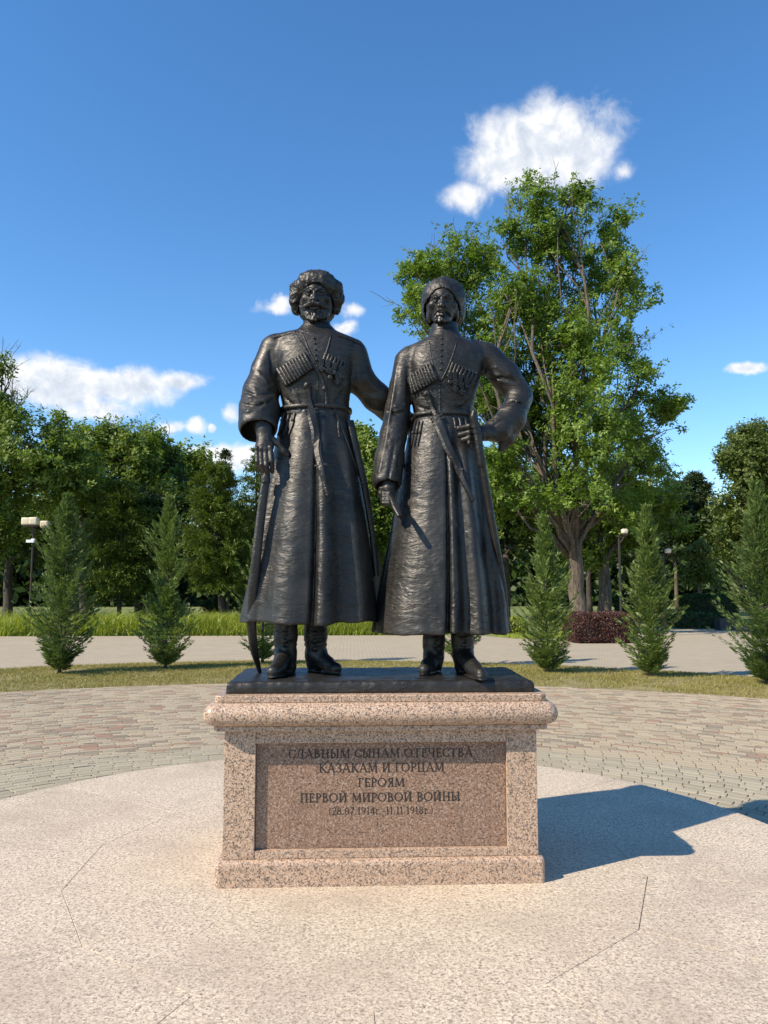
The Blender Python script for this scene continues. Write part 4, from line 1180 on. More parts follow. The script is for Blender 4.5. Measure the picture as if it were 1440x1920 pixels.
for i, (x, y) in enumerate(((589, 634), (590, 644), (591, 655), (592, 665), (593.5, 675), (595, 686))): A.blob('button', x, y, .0075, .003)
for i, (x, y) in enumerate(((828, 635), (828, 645), (827.5, 656), (827, 667), (827, 679), (826.5, 692), (825, 735), (825, 746))): B.blob('button', x, y, .0072, .003)
A.tube('lapel_edge', [(567, 624), (576, 650), (590, 678), (598, 694)], [.005, .006, .006, .005], .001)
A.tube('lapel_edge', [(621, 628), (614, 656), (604, 680), (598, 696)], [.005, .006, .006, .005], .001)
B.tube('lapel_edge', [(805, 640), (807, 668), (815, 695), (824, 716)], [.004, .005, .005, .004], .001)
B.tube('lapel_edge', [(857, 640), (850, 664), (840, 690), (826, 716)], [.004, .005, .005, .004], .001)
A.tube('front_seam', [(596, 700), (595, 740), (594, 768)], .004, .000)
B.tube('front_seam', [(825, 720), (825, 760), (824, 780)], .004, .000)
A.strip('shoulder_strap', [(549, 623), (562, 640), (578, 666), (592, 690), (603, 710)], 7, .005, .004)
A.strip('shoulder_strap', [(603, 710), (610, 728), (613, 748), (612, 765)], 5, .005, .004)
A.blob('strap_knot', 609, 729, .018, .004, sq=.6)
# epaulette edge lines
A.strip('epaulette', [(512, 633), (530, 628), (552, 622)], 8, .006, .002); A.strip('epaulette', [(634, 628), (655, 634), (676, 644)], 8, .006, .002)
# belt pendants
for x in (531, 541, 551):
    A.strip('belt_pendant', [(x + 2, 774), (x, 786), (x - 2, 796), (x - 5, 806), (x - 9, 817)], [5, 4.5, 6, 4.5, 2.5], .007, .004)
    A.blob('pendant_stud', x - 1, 789, .012, .006)
for x in (785, 779, 773):
    B.strip('belt_pendant', [(x + 7, 790), (x + 4, 806), (x + 1, 822), (x - 1, 836)], [5, 4.5, 6, 3], .007, .004)
    B.blob('pendant_stud', x + 3, 812, .012, .006)
for x in (853, 863, 873): B.strip('belt_pendant', [(x - 2, 783), (x, 792), (x + 1, 803)], [6, 5, 5], .007, .004)
# daggers
def dagger(fig, pom, guard, mid, chape, tip, w):
    (px_, py_), (gx, gy) = pom, guard
    s = fig.strip('dagger_scabbard', [guard, mid, chape, tip], [w, w * .9, w * .72, w * .30], .014, .012, sub=6)
    s['label'] = 'dagger scabbard hanging from the belt'
    h = fig.strip('dagger_hilt', [pom, (px_ * .5 + gx * .5, py_ * .5 + gy * .5), guard], [w * .62, w * .40, w * .62], .014, .014, s)
    fig.blob('pommel', px_, py_, w * .38 * SP, .018, s, .6); fig.blob('rivet', px_, py_ - .5, w * .17 * SP, .036, s, .8)
    d = np.array(mid, float) - np.array(guard); d /= np.linalg.norm(d); n = np.array([-d[1], d[0]])
    for q, ww in ((2, .58), (8, .56)):
        c = np.array(guard) + d * q; fig.strip('scabbard_band', [c - n * w * ww, c, c + n * w * ww], 5, .007, .020, s, 3)
    c = np.array(chape, float); fig.strip('scabbard_band', [c - n * w * .40, c, c + n * w * .40], 5, .005, .020, s, 3)
    fig.blob('tip_ball', *tip, .013, .010, s)
dagger(A, (577, 724), (584, 768), (592, 815), (602, 874), (612, 929), 20)
dagger(B, (802, 740), (818, 782), (838, 836), (862, 884), (884, 938), 20)
# A: sabre planted before him
def blade(name, fig, pts, widths, thick, ndir=(0.25, -1, 0), label=None, parent=None):
    C = []; Wd = []
    for i in range(len(pts) - 1):
        for s in range(6 + (i == len(pts) - 2)):
            t = s / 6; q = np.array(pts[i]) * (1 - t) + np.array(pts[i + 1]) * t; C.append(P3(*q)); Wd.append(widths[i] * (1 - t) + widths[i + 1] * t)
    C = np.array(C)
    for _ in range(4): C[1:-1] = (C[:-2] + 2 * C[1:-1] + C[2:]) / 4
    T = np.gradient(C, axis=0); T /= np.linalg.norm(T, axis=1)[:, None]
    N = np.array(ndir, float)[None] - T * (np.array(ndir) @ T.T)[:, None]; N /= np.linalg.norm(N, axis=1)[:, None]; S = np.cross(T, N)
    prof = [(math.cos(a), math.sin(a)) for a in np.linspace(0, 2 * math.pi, 11)[:-1]]; k = len(prof); V = []; Fc = []
    for i in range(len(C)):
        for u, v in prof: V.append(C[i] + S[i] * math.copysign(abs(u) ** .7, u) * Wd[i] * SP / 2 + N[i] * math.copysign(abs(v) ** .7, v) * thick)
    for i in range(len(C) - 1):
        for j in range(k): Fc.append((i * k + j, i * k + (j + 1) % k, (i + 1) * k + (j + 1) % k, (i + 1) * k + j))
    Fc.append(tuple(range(k))[::-1]); Fc.append(tuple((len(C) - 1) * k + j for j in range(k)))
    m = MB(); m.add(V, Fc); o = m.build(name, BZ, parent or fig.o, True)
    md_ = o.modifiers.new('e', 'EDGE_SPLIT'); md_.split_angle = math.radians(60)
    if label: o['label'] = label
    return o
tipY = (gnd(488, 1262, zt)[1] - YF) / SP
blade('sabre_scabbard', A, [(497.5, 902, -64), (490, 960, -66), (481, 1040, -66), (474, 1110, -60), (471, 1170, -48), (476, 1218, -32), (487, 1260, tipY)], [15, 16, 17, 17, 17, 15, 7], .017, label='curved sabre scabbard standing on the slab')
blade('sabre_pommel', A, [(497, 888, -64), (498, 896, -64), (498, 905, -64)], [8, 17, 17], .028)
# A: sheathed sabre behind the far hip
blade('sabre_at_hip', A, [(656, 789, -22), (667, 840, -26), (683, 905, -24), (697, 990, -14), (706, 1080, -8)], [15, 15, 13, 11, 9], .016, (.5, -1, 0))
A.strip('hanging_strap', [(622, 756), (634, 785), (648, 820), (662, 862), (680, 910)], [4, 4, 4, 4, 4], .005, .003)
A.strip('hanging_tag', [(634, 790), (635, 805), (636, 820)], [4, 6, 2], .005, .004)
# B: sabre held at the hip and its scabbard along the coat
sg = blade('sabre_scabbard', B, [(893, 800, -88), (899, 840, -86), (907, 885, -78), (918, 950, -66), (932, 1030, -50), (944, 1100, -34), (950, 1172, -14)], [14, 14, 13, 13, 12, 11, 10], .017, (.5, -1, 0), 'long sabre hanging at the hip')
blade('sabre_hilt', B, [(888.5, 771, -92), (888, 782, -92), (891, 797, -90), (894, 812, -88)], [9, 15, 12, 14], .02, (.5, -1, 0))
blade('scabbard_band', B, [(902, 863, -83), (904, 872, -81)], [17, 17], .021, (.5, -1, 0))
blade('scabbard_band', B, [(891.5, 795, -91), (892.5, 801, -90)], [18, 18], .022, (.5, -1, 0))
# B: short whip handle in the lowered hand
blade('whip_handle', B, [(727, 926, -70), (735, 936, -84), (743, 952, -100), (750, 968, -112)], [7, 10, 15, 10], .012, (.3, -1, .5), 'short whip handle held in the lowered hand')
# ------------------------------------------------------------------ vegetation
def unit(v): return v / (np.linalg.norm(v, axis=-1, keepdims=True) + 1e-9)
def leaf_quads(C, D, Nn, L, Wd):
    """rhombic leaves: base C, direction D, face normal Nn, length L, width Wd -> V, F"""
    S = unit(np.cross(D, Nn)); n = len(C)
    L = np.broadcast_to(L, (n,))[:, None]; Wd = np.broadcast_to(Wd, (n,))[:, None]
    V = np.stack([C, C + D * L * .5 + S * Wd * .5 , C + D * L, C + D * L * .5 - S * Wd * .5], 1).reshape(-1, 3)
    Fq = (np.arange(n)[:, None] * 4 + np.array([0, 1, 2, 3])[None])
    return V, Fq
class Tris:
    """collects tubes of a tree skeleton"""
    def __init__(self): self.m = MB()
def curve(p0, p1, bend, rg, n=6, jit=.02):
    p0 = np.array(p0, float); p1 = np.array(p1, float); t = np.linspace(0, 1, n)[:, None]
    off = rg.normal(0, 1, 3) * bend * np.linalg.norm(p1 - p0); off[2] = abs(off[2]) * .6
    P = p0 * (1 - t) + p1 * t + np.sin(t * math.pi) * off
    P[1:-1] += rg.normal(0, jit * np.linalg.norm(p1 - p0), (n - 2, 3))
    return P
def tree(name, label, base, trunk_top, r0, lobes, nclust, leaf, mat, bark, seed, per=7, kind='whorl', group=None, spread=.35, cat='tree', bare=0, gap=.36, up=.35, limbs=True, nsub=7, twig_step=2):
    """lobes: (x, y, z, rx, ry, rz) ellipsoids of the crown; leaves sit in clusters inside them"""
    rg = np.random.default_rng(seed)
    base = np.array(base, float); tt = np.array(trunk_top, float)
    root = empty(name, tuple(base)); tag(root, label, cat, group)
    mb = MB()
    P = curve(base, tt, .03, rg, 8, .006); rad = r0 * np.linspace(1, .72, 8); rad[0] *= 1.2; rad[1] *= 1.04
    mb.tube(P, rad, 12)
    LB0 = np.array(lobes, float); LB = LB0
    tips = []
    if limbs:
        for lb in LB0:
            c = lb[:3]; st = P[rg.integers(5, 8)]
            Q = curve(st, c + np.array([0, 0, lb[5] * .3]), .10, rg, 8); rr = r0 * .42 * np.linspace(1, .25, 8) * min(1.5, max(.5, lb[3:].mean() / 2.2)); mb.tube(Q, rr, 7)
            for j in range(7):
                d = unit(rg.normal(0, 1, 3) + np.array([0, 0, .5])); e = c + d * lb[3:] * rg.uniform(.7, .98)
                q = Q[rg.integers(3, 8)]; Z = curve(q, e, .08, rg, 5); mb.tube(Z, r0 * .11 * np.linspace(1, .22, 5), 5, caps=False); tips.append(Z)
    mb.build('trunk', bark, root, True)
    if bare:
        tw = MB(); hi = LB[np.argsort(-(LB[:, 2] + LB[:, 5]))][:max(2, len(LB) // 2)]
        for j in range(bare):
            lb = hi[rg.integers(len(hi))]; d = unit(np.array([rg.normal(0, .5), rg.normal(0, .5), 1.0])); s = lb[:3] + d * lb[3:] * .8
            e = s + unit(d + rg.normal(0, .25, 3)) * rg.uniform(.8, 1.9) * (r0 / .4) ; Z = curve(s, e, .08, rg, 5); tw.tube(Z, .022 * np.linspace(1, .3, 5), 4, caps=False)
            for q in range(3):
                f = Z[rg.integers(1, 4)]; tw.tube(curve(f, f + unit(d + rg.normal(0, .6, 3)) * rg.uniform(.3, .7), .06, rg, 3), .012 * np.array([1, .7, .4]), 3, caps=False)
        tw.build('bare_twigs', M['twig'], root)['kind'] = 'stuff'
    subs = []
    for lb in LB0:                           # ragged outline: every lobe becomes boughs of its own
        for j in range(nsub):
            d_ = unit(rg.normal(0, 1, 3) + np.array([0, 0, .25])); f_ = rg.uniform(.34, .62)
            subs.append(np.r_[lb[:3] + d_ * lb[3:] * rg.uniform(.35, .98), lb[3:] * f_ * np.array([1, 1, rg.uniform(.6, .95)])])
    LB = np.array(subs)
    K = 9; ns = int(nclust / K * 1.6)
    vol = LB[:, 3] * LB[:, 4] * LB[:, 5]; pick = rg.choice(len(LB), ns, p=vol ** .75 / (vol ** .75).sum())
    d = unit(rg.normal(0, 1, (ns, 3)))
    S0 = LB[pick, :3] + d * LB[pick, 3:] * (rg.random((ns, 1)) ** .5 * .75)
    sc = 1.0 / np.mean(LB[:, 3:])
    keep = (vnoise(S0 * sc * 1.5 + seed) + .5 * vnoise(S0 * sc * 4.0 + seed * 3)) > -gap + rg.normal(0, .12, ns)
    S0 = S0[keep]; d = d[keep]; pk = pick[keep]; ns = len(S0)
    sd = unit(d * .75 + np.array([0, 0, up + .25]) + rg.normal(0, .40, (ns, 3))); SL = LB[pk, 3:].mean(1)[:, None] * rg.uniform(.55, 1.35, (ns, 1))
    bend = rg.normal(0, .16, (ns, 3)) * SL
    u = np.linspace(.12, 1, K)[None, :, None]
    CC = S0[:, None] + sd[:, None] * SL[:, None] * u + bend[:, None] * u * u
    sp = MB()
    for q in range(0, ns, twig_step):
        sp.tube(CC[q][::2], np.linspace(1, .3, (K + 1) // 2) * leaf * .055, 3, caps=False)
    tg = sp.build('twigs', bark, root); tg['kind'] = 'stuff'
    CC = CC + rg.normal(0, 1, CC.shape) * (leaf * .55)
    C = CC.reshape(-1, 3); out = np.repeat(sd, K, 0); n = len(C)
    sel_ = rg.random(n) < nclust / max(n, 1); C = C[sel_]; out = out[sel_]; n = len(C)
    N = np.repeat(np.arange(n), per); m = len(N)
    if kind == 'whorl':
        ax = unit(out * .7 + np.array([0, 0, up]) + rg.normal(0, .45, (n, 3)))[N]
        h = unit(np.cross(ax, rg.normal(0, 1, (m, 3)))); D = unit(h + ax * rg.uniform(-.25, .55, (m, 1)))
        Cc = C[N] + ax * rg.uniform(-1, .2, (m, 1)) * leaf * .5 + rg.normal(0, spread * leaf, (m, 3))
        Nn = unit(ax + rg.normal(0, .3, (m, 3)))
    else:                                    # loose sprays
        D = unit(out[N] * .6 + rg.normal(0, .8, (m, 3)) + np.array([0, 0, -.15 if kind == 'droop' else .2]))
        Cc = C[N] + rg.normal(0, spread * leaf, (m, 3)); Nn = unit(rg.normal(0, .7, (m, 3)) + out[N] * .5 + np.array([0, 0, .6]))
    V, Fq = leaf_quads(Cc, D, Nn, leaf * rg.uniform(.7, 1.25, m), leaf * (.46 if kind == 'whorl' else .34) * rg.uniform(.8, 1.2, m))
    link('crown', mesh_np('crown', V, Fq), mat, root)
    return root
def LBp(Y, x, y, rx, ry, dY=0, rd=None):
    """crown lobe from photo pixels at distance Y"""
    c = at(x, y, Y + dY); s = (Y + dY) / FPX
    return (c[0], Y + dY, c[2], rx * s, (rd if rd is not None else (rx + ry) / 2 * s), ry * s)
def gb(x, Y): return np.array([at(x, 1100, Y)[0], Y, -.38])

# the large tree behind the figures on the right
Yt = 33.7
b = gb(1086, Yt); tt_ = at(1078, 1010, Yt)
big_lobes = [LBp(Yt, *q) for q in ((1040, 420, 70, 75), (1075, 365, 34, 40), (985, 470, 70, 70), (880, 520, 85, 60, 1), (800, 510, 62, 42, -1), (785, 600, 52, 55, -1), (860, 620, 90, 70, 2), (960, 590, 95, 85, -1.5), (1060, 540, 90, 95, 1), (1150, 470, 48, 75, 1), (1165, 560, 55, 75, -1),
    (1000, 720, 100, 90, 2), (1100, 690, 105, 95, -2), (1190, 700, 60, 70, 0), (1195, 790, 65, 60, 1), (1265, 775, 46, 36, 0), (1130, 830, 110, 75, -2), (1010, 850, 100, 75, 1), (1200, 880, 60, 60, 1.5), (960, 930, 60, 50, -1), (1080, 930, 75, 55, -2.5), (1160, 960, 55, 40, -1), (940, 800, 60, 70, 2), (925, 740, 50, 50, 0), (930, 860, 55, 55, -1), (970, 790, 60, 60, 1), (900, 900, 45, 50, 2), (880, 700, 55, 50, 2))]
tree('large_tree', 'large spreading tree with thick furrowed trunk behind the man with domed hat', b, tt_, .40, big_lobes, 25000, .175, M['leaf_big'], M['bark'], 11, 7, 'whorl', bare=26, gap=.26, spread=.3, nsub=8)

# wood on the left
tree('broadleaf_tree', 'tall broadleaf tree with bare top twigs at the left edge', gb(-60, 37), at(-50, 900, 37), .38,
     [LBp(37, *q) for q in ((-40, 740, 90, 70), (20, 785, 60, 36), (5, 700, 26, 32), (-60, 850, 120, 80), (60, 850, 85, 50, -1), (112, 825, 50, 32), (40, 920, 110, 70, 1), (130, 890, 75, 60, 1), (-20, 1000, 100, 50, -1))], 6800, .22, M['leaf_mid'], M['bark_dark'], 21, 7, 'whorl', 'broadleaf trees of the park wood', bare=22)
tree('broadleaf_tree', 'rounded broadleaf tree rising just right of the tall one at the left edge', gb(170, 43), at(165, 960, 43), .36,
     [LBp(43, *q) for q in ((160, 850, 65, 40), (215, 845, 55, 32), (262, 858, 55, 38), (130, 895, 80, 55, -1), (220, 880, 90, 70), (300, 860, 55, 50, 1), (180, 960, 100, 60, 1), (270, 950, 80, 55, -1))], 6800, .23, M['leaf_mid'], M['bark_dark'], 22, 7, 'whorl', 'broadleaf trees of the park wood', bare=12)
tree('broadleaf_tree', 'far broadleaf tree showing between the rounded tree and the dark conifers', gb(330, 50), at(330, 1000, 50), .34,
     [LBp(50, *q) for q in ((300, 862, 40, 22), (345, 868, 35, 20), (375, 880, 35, 25), (320, 900, 75, 50), (280, 960, 70, 50), (360, 970, 60, 60))], 4200, .30, M['leaf_mid'], M['bark_dark'], 23, 7, 'whorl', 'broadleaf trees of the park wood')
tree('broadleaf_tree', 'broadleaf tree filling the gap between the two bronze men', gb(700, 44), at(700, 1000, 44), .32,
     [LBp(44, *q) for q in ((680, 850, 40, 45), (715, 900, 50, 55), (660, 920, 60, 60), (700, 990, 70, 55), (640, 1000, 70, 50), (740, 960, 60, 60))], 4200, .27, M['leaf_mid'], M['bark_dark'], 24, 7, 'whorl', 'broadleaf trees of the park wood')
tree('broadleaf_tree', 'second broadleaf tree with pale trunk behind the large tree', gb(1132, 42), at(1130, 1040, 42), .40,
     [LBp(42, *q) for q in ((1130, 960, 110, 60), (1040, 980, 90, 60), (960, 960, 80, 80), (1180, 1010, 70, 45), (1090, 1050, 60, 25), (1220, 950, 70, 60))], 5500, .28, M['leaf_mid'], M['bark'], 25, 7, 'whorl', 'broadleaf trees of the park wood')
tree('broadleaf_tree', 'dense olive green tree at the right edge', gb(1430, 46), at(1430, 1000, 46), .34,
     [LBp(46, *q) for q in ((1420, 830, 60, 42), (1375, 870, 42, 40), (1450, 870, 70, 60), (1390, 930, 62, 55), (1460, 960, 70, 60), (1400, 1000, 70, 50), (1470, 1040, 60, 50), (1370, 1060, 40, 35))], 9000, .23, M['leaf_right'], M['bark_dark'], 26, 7, 'whorl', 'broadleaf trees of the park wood', gap=.5)
tree('broadleaf_tree', 'small pale leaved tree before the dark wood on the right', gb(1308, 40), at(1308, 1080, 40), .09,
     [LBp(40, *q) for q in ((1310, 1050, 22, 22), (1300, 1082, 20, 16), (1322, 1088, 18, 16))], 700, .22, M['leaf_right'], M['bark'], 27, 7, 'whorl', 'broadleaf trees of the park wood')

# tall conifers: tiers of drooping sprays
def conifer(name, label, base, H, R, seed, mat, bark, tiers=34, leaf=.22, shape=.8, bare=.08, group='tall conifers of the park wood', dens=1.0, droop=-.15, stems=1):
    rg = np.random.default_rng(seed); base = np.array(base, float)
    root = empty(name, tuple(base)); tag(root, label, 'tree', group)
    mb = MB()
    tops = []
    for s in range(stems):
        ang = rg.uniform(0, 6.28); lean = np.array([math.cos(ang), math.sin(ang), 0]) * (R * .35 if stems > 1 else 0)
        Pt = base + np.array([0, 0, 1.0])[None] * np.linspace(0, H * (1 if s == 0 else rg.uniform(.55, .85)), 8)[:, None] + lean[None] * (np.linspace(0, 1, 8)[:, None] ** .6)
        mb.tube(Pt, np.linspace(1, .12, 8) * H * .018, 8); tops.append(Pt)
    Cs = []; Ds = []
    for i in range(tiers):
        t = bare + (1 - bare) * (i + rg.random()) / tiers
        prof = (1 - t) ** shape * (.55 + .45 * min(1, (t - bare) / .15 + .3))
        nb = int(5 + 7 * prof)
        for j in range(nb):
            Pt = tops[rg.integers(stems)] if t < .6 else tops[0]
            a = rg.uniform(0, 6.283); L = R * prof * rg.uniform(.65, 1.12) + .12
            o = np.array([np.interp(t * H + base[2], Pt[:, 2], Pt[:, q]) for q in range(3)])
            d = np.array([math.cos(a), math.sin(a), rg.uniform(.0, .35)]); e = o + d * L + np.array([0, 0, droop * L])
            Z = curve(o, e, .05, rg, 5)
            if t < .7: mb.tube(Z, .018 * (H / 8) * np.linspace(1, .3, 5), 4, caps=False)
            k = int((5 + 18 * L / max(R, .1)) * dens)
            u = rg.random((k, 1)) ** .6
            q = o[None] * (1 - u) + e[None] * u
            q = q + rg.normal(0, 1, (k, 3)) * np.array([.16, .16, .09]) * L * .55
            Cs.append(q); Ds.append(np.repeat(d[None], k, 0))
    mb.build('trunk', bark, root, True)
    C = np.concatenate(Cs); D0 = np.concatenate(Ds); per = 5; N = np.repeat(np.arange(len(C)), per); m = len(N)
    D = unit(D0[N] * .9 + rg.normal(0, .55, (m, 3)) + np.array([0, 0, droop * 1.2])); Cc = C[N] + rg.normal(0, leaf * .28, (m, 3))
    Nn = unit(rg.normal(0, .45, (m, 3)) + np.array([0, 0, 1.0]))
    V, Fq = leaf_quads(Cc, D, Nn, leaf * rg.uniform(.6, 1.3, m), leaf * .26 * rg.uniform(.7, 1.3, m))
    link('crown', mesh_np('crown', V, Fq), mat, root)
    return root
def conifer_px(name, label, x, ytop, Y, Rpx, **kw):
    b = gb(x, Y); H = at(x, ytop, Y)[2] - b[2]; return conifer(name, label, b, H, Rpx * Y / FPX, **kw)
conifer_px('conifer', 'bluish grey drooping conifer above the second young cypress from left', 318, 842, 44, 58, seed=31, mat=M['needle_b'], bark=M['bark_dark'], dens=1.3, droop=-.35, shape=.5)
conifer_px('conifer', 'slim dark pointed conifer left of the bearded bronze man', 418, 846, 42, 46, seed=32, mat=M['needle_b'], bark=M['bark_dark'], dens=1.3, droop=-.3, shape=.6)
conifer_px('juniper_tree', 'bright green juniper with several leaning stems beside the bearded man\'s sabre', 425, 868, 37, 82, seed=33, mat=M['needle_j'], bark=M['bark_dark'], dens=1.5, droop=-.05, shape=.42, bare=.22, stems=3, leaf=.20)
conifer_px('juniper_tree', 'juniper growing right beside the bearded man\'s sleeve behind the bright one', 478, 845, 40, 60, seed=34, mat=M['needle_j'], bark=M['bark_dark'], dens=1.3, droop=-.05, shape=.45, bare=.10, leaf=.20)
conifer_px('juniper_tree', 'dark juniper behind the gap between the two leftmost young cypresses', 225, 905, 38, 88, seed=35, mat=M['needle_j'], bark=M['bark_dark'], dens=1.4, droop=-.05, shape=.4, bare=.18, leaf=.20)
conifer_px('conifer', 'dark pine with open crown in the gap right of the large tree', 1268, 900, 52, 48, seed=36, mat=M['needle_b'], bark=M['bark'], dens=1.1, shape=.35, bare=.45, leaf=.28)
conifer_px('conifer', 'dark pine with bare stem nearest the right edge tree', 1312, 888, 54, 44, seed=37, mat=M['needle_b'], bark=M['bark'], dens=1.1, shape=.3, bare=.5, leaf=.28)
conifer_px('conifer', 'low dark conifer showing between the large tree and the pines', 1232, 925, 56, 42, seed=38, mat=M['needle_b'], bark=M['bark_dark'], dens=1.1, shape=.4, bare=.3, leaf=.28)

# more trunks standing in the shade of the wood
rgt = np.random.default_rng(9)
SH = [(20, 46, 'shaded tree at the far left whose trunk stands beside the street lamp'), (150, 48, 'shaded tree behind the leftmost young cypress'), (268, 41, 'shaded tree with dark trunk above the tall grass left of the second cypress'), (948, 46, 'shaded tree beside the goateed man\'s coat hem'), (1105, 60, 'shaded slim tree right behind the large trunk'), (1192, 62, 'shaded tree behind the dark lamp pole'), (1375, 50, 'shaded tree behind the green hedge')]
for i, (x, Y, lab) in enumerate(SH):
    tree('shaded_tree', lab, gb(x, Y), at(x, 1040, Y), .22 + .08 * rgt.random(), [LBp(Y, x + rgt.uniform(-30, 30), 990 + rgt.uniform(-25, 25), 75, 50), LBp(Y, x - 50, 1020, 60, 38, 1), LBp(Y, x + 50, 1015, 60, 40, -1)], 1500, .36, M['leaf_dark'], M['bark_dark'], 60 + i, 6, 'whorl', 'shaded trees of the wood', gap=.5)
# distant wood that closes the view
rg = np.random.default_rng(77)
n = 62000
x = rg.uniform(-75, 85, n); y = rg.uniform(78, 96, n)
top = 8.8 + 2.5 * vnoise(np.c_[x * .12, y * 0, y * 0]) + 1.2 * vnoise(np.c_[x * .5, y * .1, y * 0])
z = -.1 + (top + .1) * rg.random(n) ** .95 + .6 * vnoise(np.c_[x * .35, y * .2, y * 0 + 5])
C = np.c_[x, y, z]; D = unit(rg.normal(0, 1, (n, 3))); Nn = unit(rg.normal(0, 1, (n, 3)) + np.array([0, -.5, .6]))
V, Fq = leaf_quads(C, D, Nn, rg.uniform(.8, 1.5, n) * (1 + .6 * (y > 88)), rg.uniform(.45, .85, n) * (1 + .6 * (y > 88)))
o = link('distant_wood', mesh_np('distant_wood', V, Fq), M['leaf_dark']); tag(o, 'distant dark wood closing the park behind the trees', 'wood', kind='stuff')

# young cypresses in the grass strip
def cypress(label, x, ybase, ytop, half, prof, seed, mat, nbr=330, ins=.0):
    rg = np.random.default_rng(seed)
    b = gnd(x, ybase, ZP); Y = b[1]; H = (at(x, ytop, Y)[2] - b[2]) * .96; R = half * Y / FPX
    root = empty('young_cypress', tuple(b)); tag(root, label, 'tree', 'young cypresses in the grass strip')
    mb = MB(); Pt = b[None] + np.array([0, 0, 1.0]) * np.linspace(-.02, H * .97, 9)[:, None] + np.cumsum(rg.normal(0, .008, (9, 3)), 0) * np.array([1, 1, 0])
    mb.tube(Pt, np.linspace(.04, .006, 9), 7)
    pt, pv = np.array(prof).T
    Cs, Ds, Ls, Ws, Ns = [], [], [], [], []
    for i in range(nbr):
        t = .035 + .955 * ((i + rg.random()) / nbr) ** 1.12
        az = i * 2.399963 + rg.normal(0, .25); nz = float(vnoise(np.array([[math.cos(az) * 1.6 + seed, math.sin(az) * 1.6, t * 7.5]]))[0]); nz2 = float(vnoise(np.array([[math.cos(az) * 3 + seed, math.sin(az) * 3, t * 17]]))[0])
        if nz2 < -.22 and t > .12: continue
        w = np.interp(t, pt, pv) * R * (.92 + .55 * nz + .30 * nz2) * (rg.uniform(.75, 1.1) if rg.random() < .9 else rg.uniform(1.1, 1.4))
        o = np.array([np.interp(t * H + b[2], Pt[:, 2], Pt[:, q]) for q in range(3)])
        el = math.radians(rg.uniform(8, 32) + 34 * t); hd = np.array([math.cos(az), math.sin(az), 0])
        L = w / math.cos(el) * 1.02 + .04
        k = 11; u = np.linspace(.10, 1, k)[:, None]
        Z = o[None] + hd[None] * (L * math.cos(el)) * u + np.array([0, 0, 1.0]) * (L * math.sin(el)) * (u ** 1.5 if t < .9 else u) - np.array([0, 0, 1.0]) * .10 * L * np.sin(u * 3.1)
        if t < .8 and i % 2 == 0: mb.tube(Z[::2], np.linspace(.012, .003, 6), 4, caps=False)
        side = np.array([-hd[1], hd[0], 0]); fw = unit(Z[-1] - Z[0])
        for s in range(k):
            m = 7; a = rg.uniform(-1.0, 1.0, (m, 1)); rr = rg.uniform(-1, 1, (m, 1))
            D = unit(fw[None] * np.cos(a) + side[None] * np.sin(a) + np.array([0, 0, 1.0]) * (rg.uniform(-.25, .45, (m, 1))))
            Cs.append(Z[s][None] + rg.normal(0, .018, (m, 3)) + side[None] * rr * .17 * L * (1.15 - u[s])); Ds.append(D)
            Ls.append(rg.uniform(.06, .135, m) * (1 - .4 * max(0, t - .6)) * (1.0 if s < k - 2 else 1.2)); Ns.append(unit(np.array([0, 0, 1.0])[None] * .7 + rg.normal(0, .5, (m, 3)) - hd[None] * .4))
    mb.build('trunk', M['bark_dark'], root, True)
    L = np.concatenate(Ls); V, Fq = leaf_quads(np.concatenate(Cs), np.concatenate(Ds), np.concatenate(Ns), L, L * .23)
    link('crown', mesh_np('crown', V, Fq), mat, root)
wide = [(0, .10), (.05, .42), (.13, .9), (.25, 1.0), (.33, .97), (.45, .80), (.55, .68), (.65, .54), (.75, .38), (.84, .22), (.92, .08), (1, .01)]
tier = [(0, .12), (.04, .42), (.1, .95), (.2, 1.0), (.28, .75), (.35, .38), (.42, .46), (.5, .64), (.6, .70), (.7, .58), (.78, .34), (.87, .16), (.94, .06), (1, .01)]
slim = [(0, .15), (.05, .55), (.14, .92), (.25, 1.0), (.4, .92), (.5, .80), (.62, .56), (.74, .34), (.85, .16), (.93, .06), (1, .01)]
cypress('dark green young cypress farthest left, beside the street lamp', 112, 1266, 912, 54, wide, 41, M['cypress_a'], 400)
cypress('two-tiered young cypress, second from the left', 310, 1257, 918, 46, tier, 42, M['cypress_b'], 320)
cypress('young cypress mostly hidden behind the bearded bronze man\'s boots', 492, 1245, 950, 42, wide, 43, M['cypress_b'], 220)
cypress('young cypress seen between the goateed bronze man\'s boots', 860, 1248, 940, 44, wide, 44, M['cypress_b'], 220)
cypress('young cypress just right of the goateed bronze man\'s coat', 1026, 1264, 955, 45, slim, 45, M['cypress_b'], 340)
cypress('fresh green young cypress right of the red hedge', 1221, 1272, 935, 39, slim, 46, M['cypress_b'], 330)
cypress('tall full young cypress cut by the right edge', 1440, 1288, 885, 54, wide, 47, M['cypress_a'], 420)

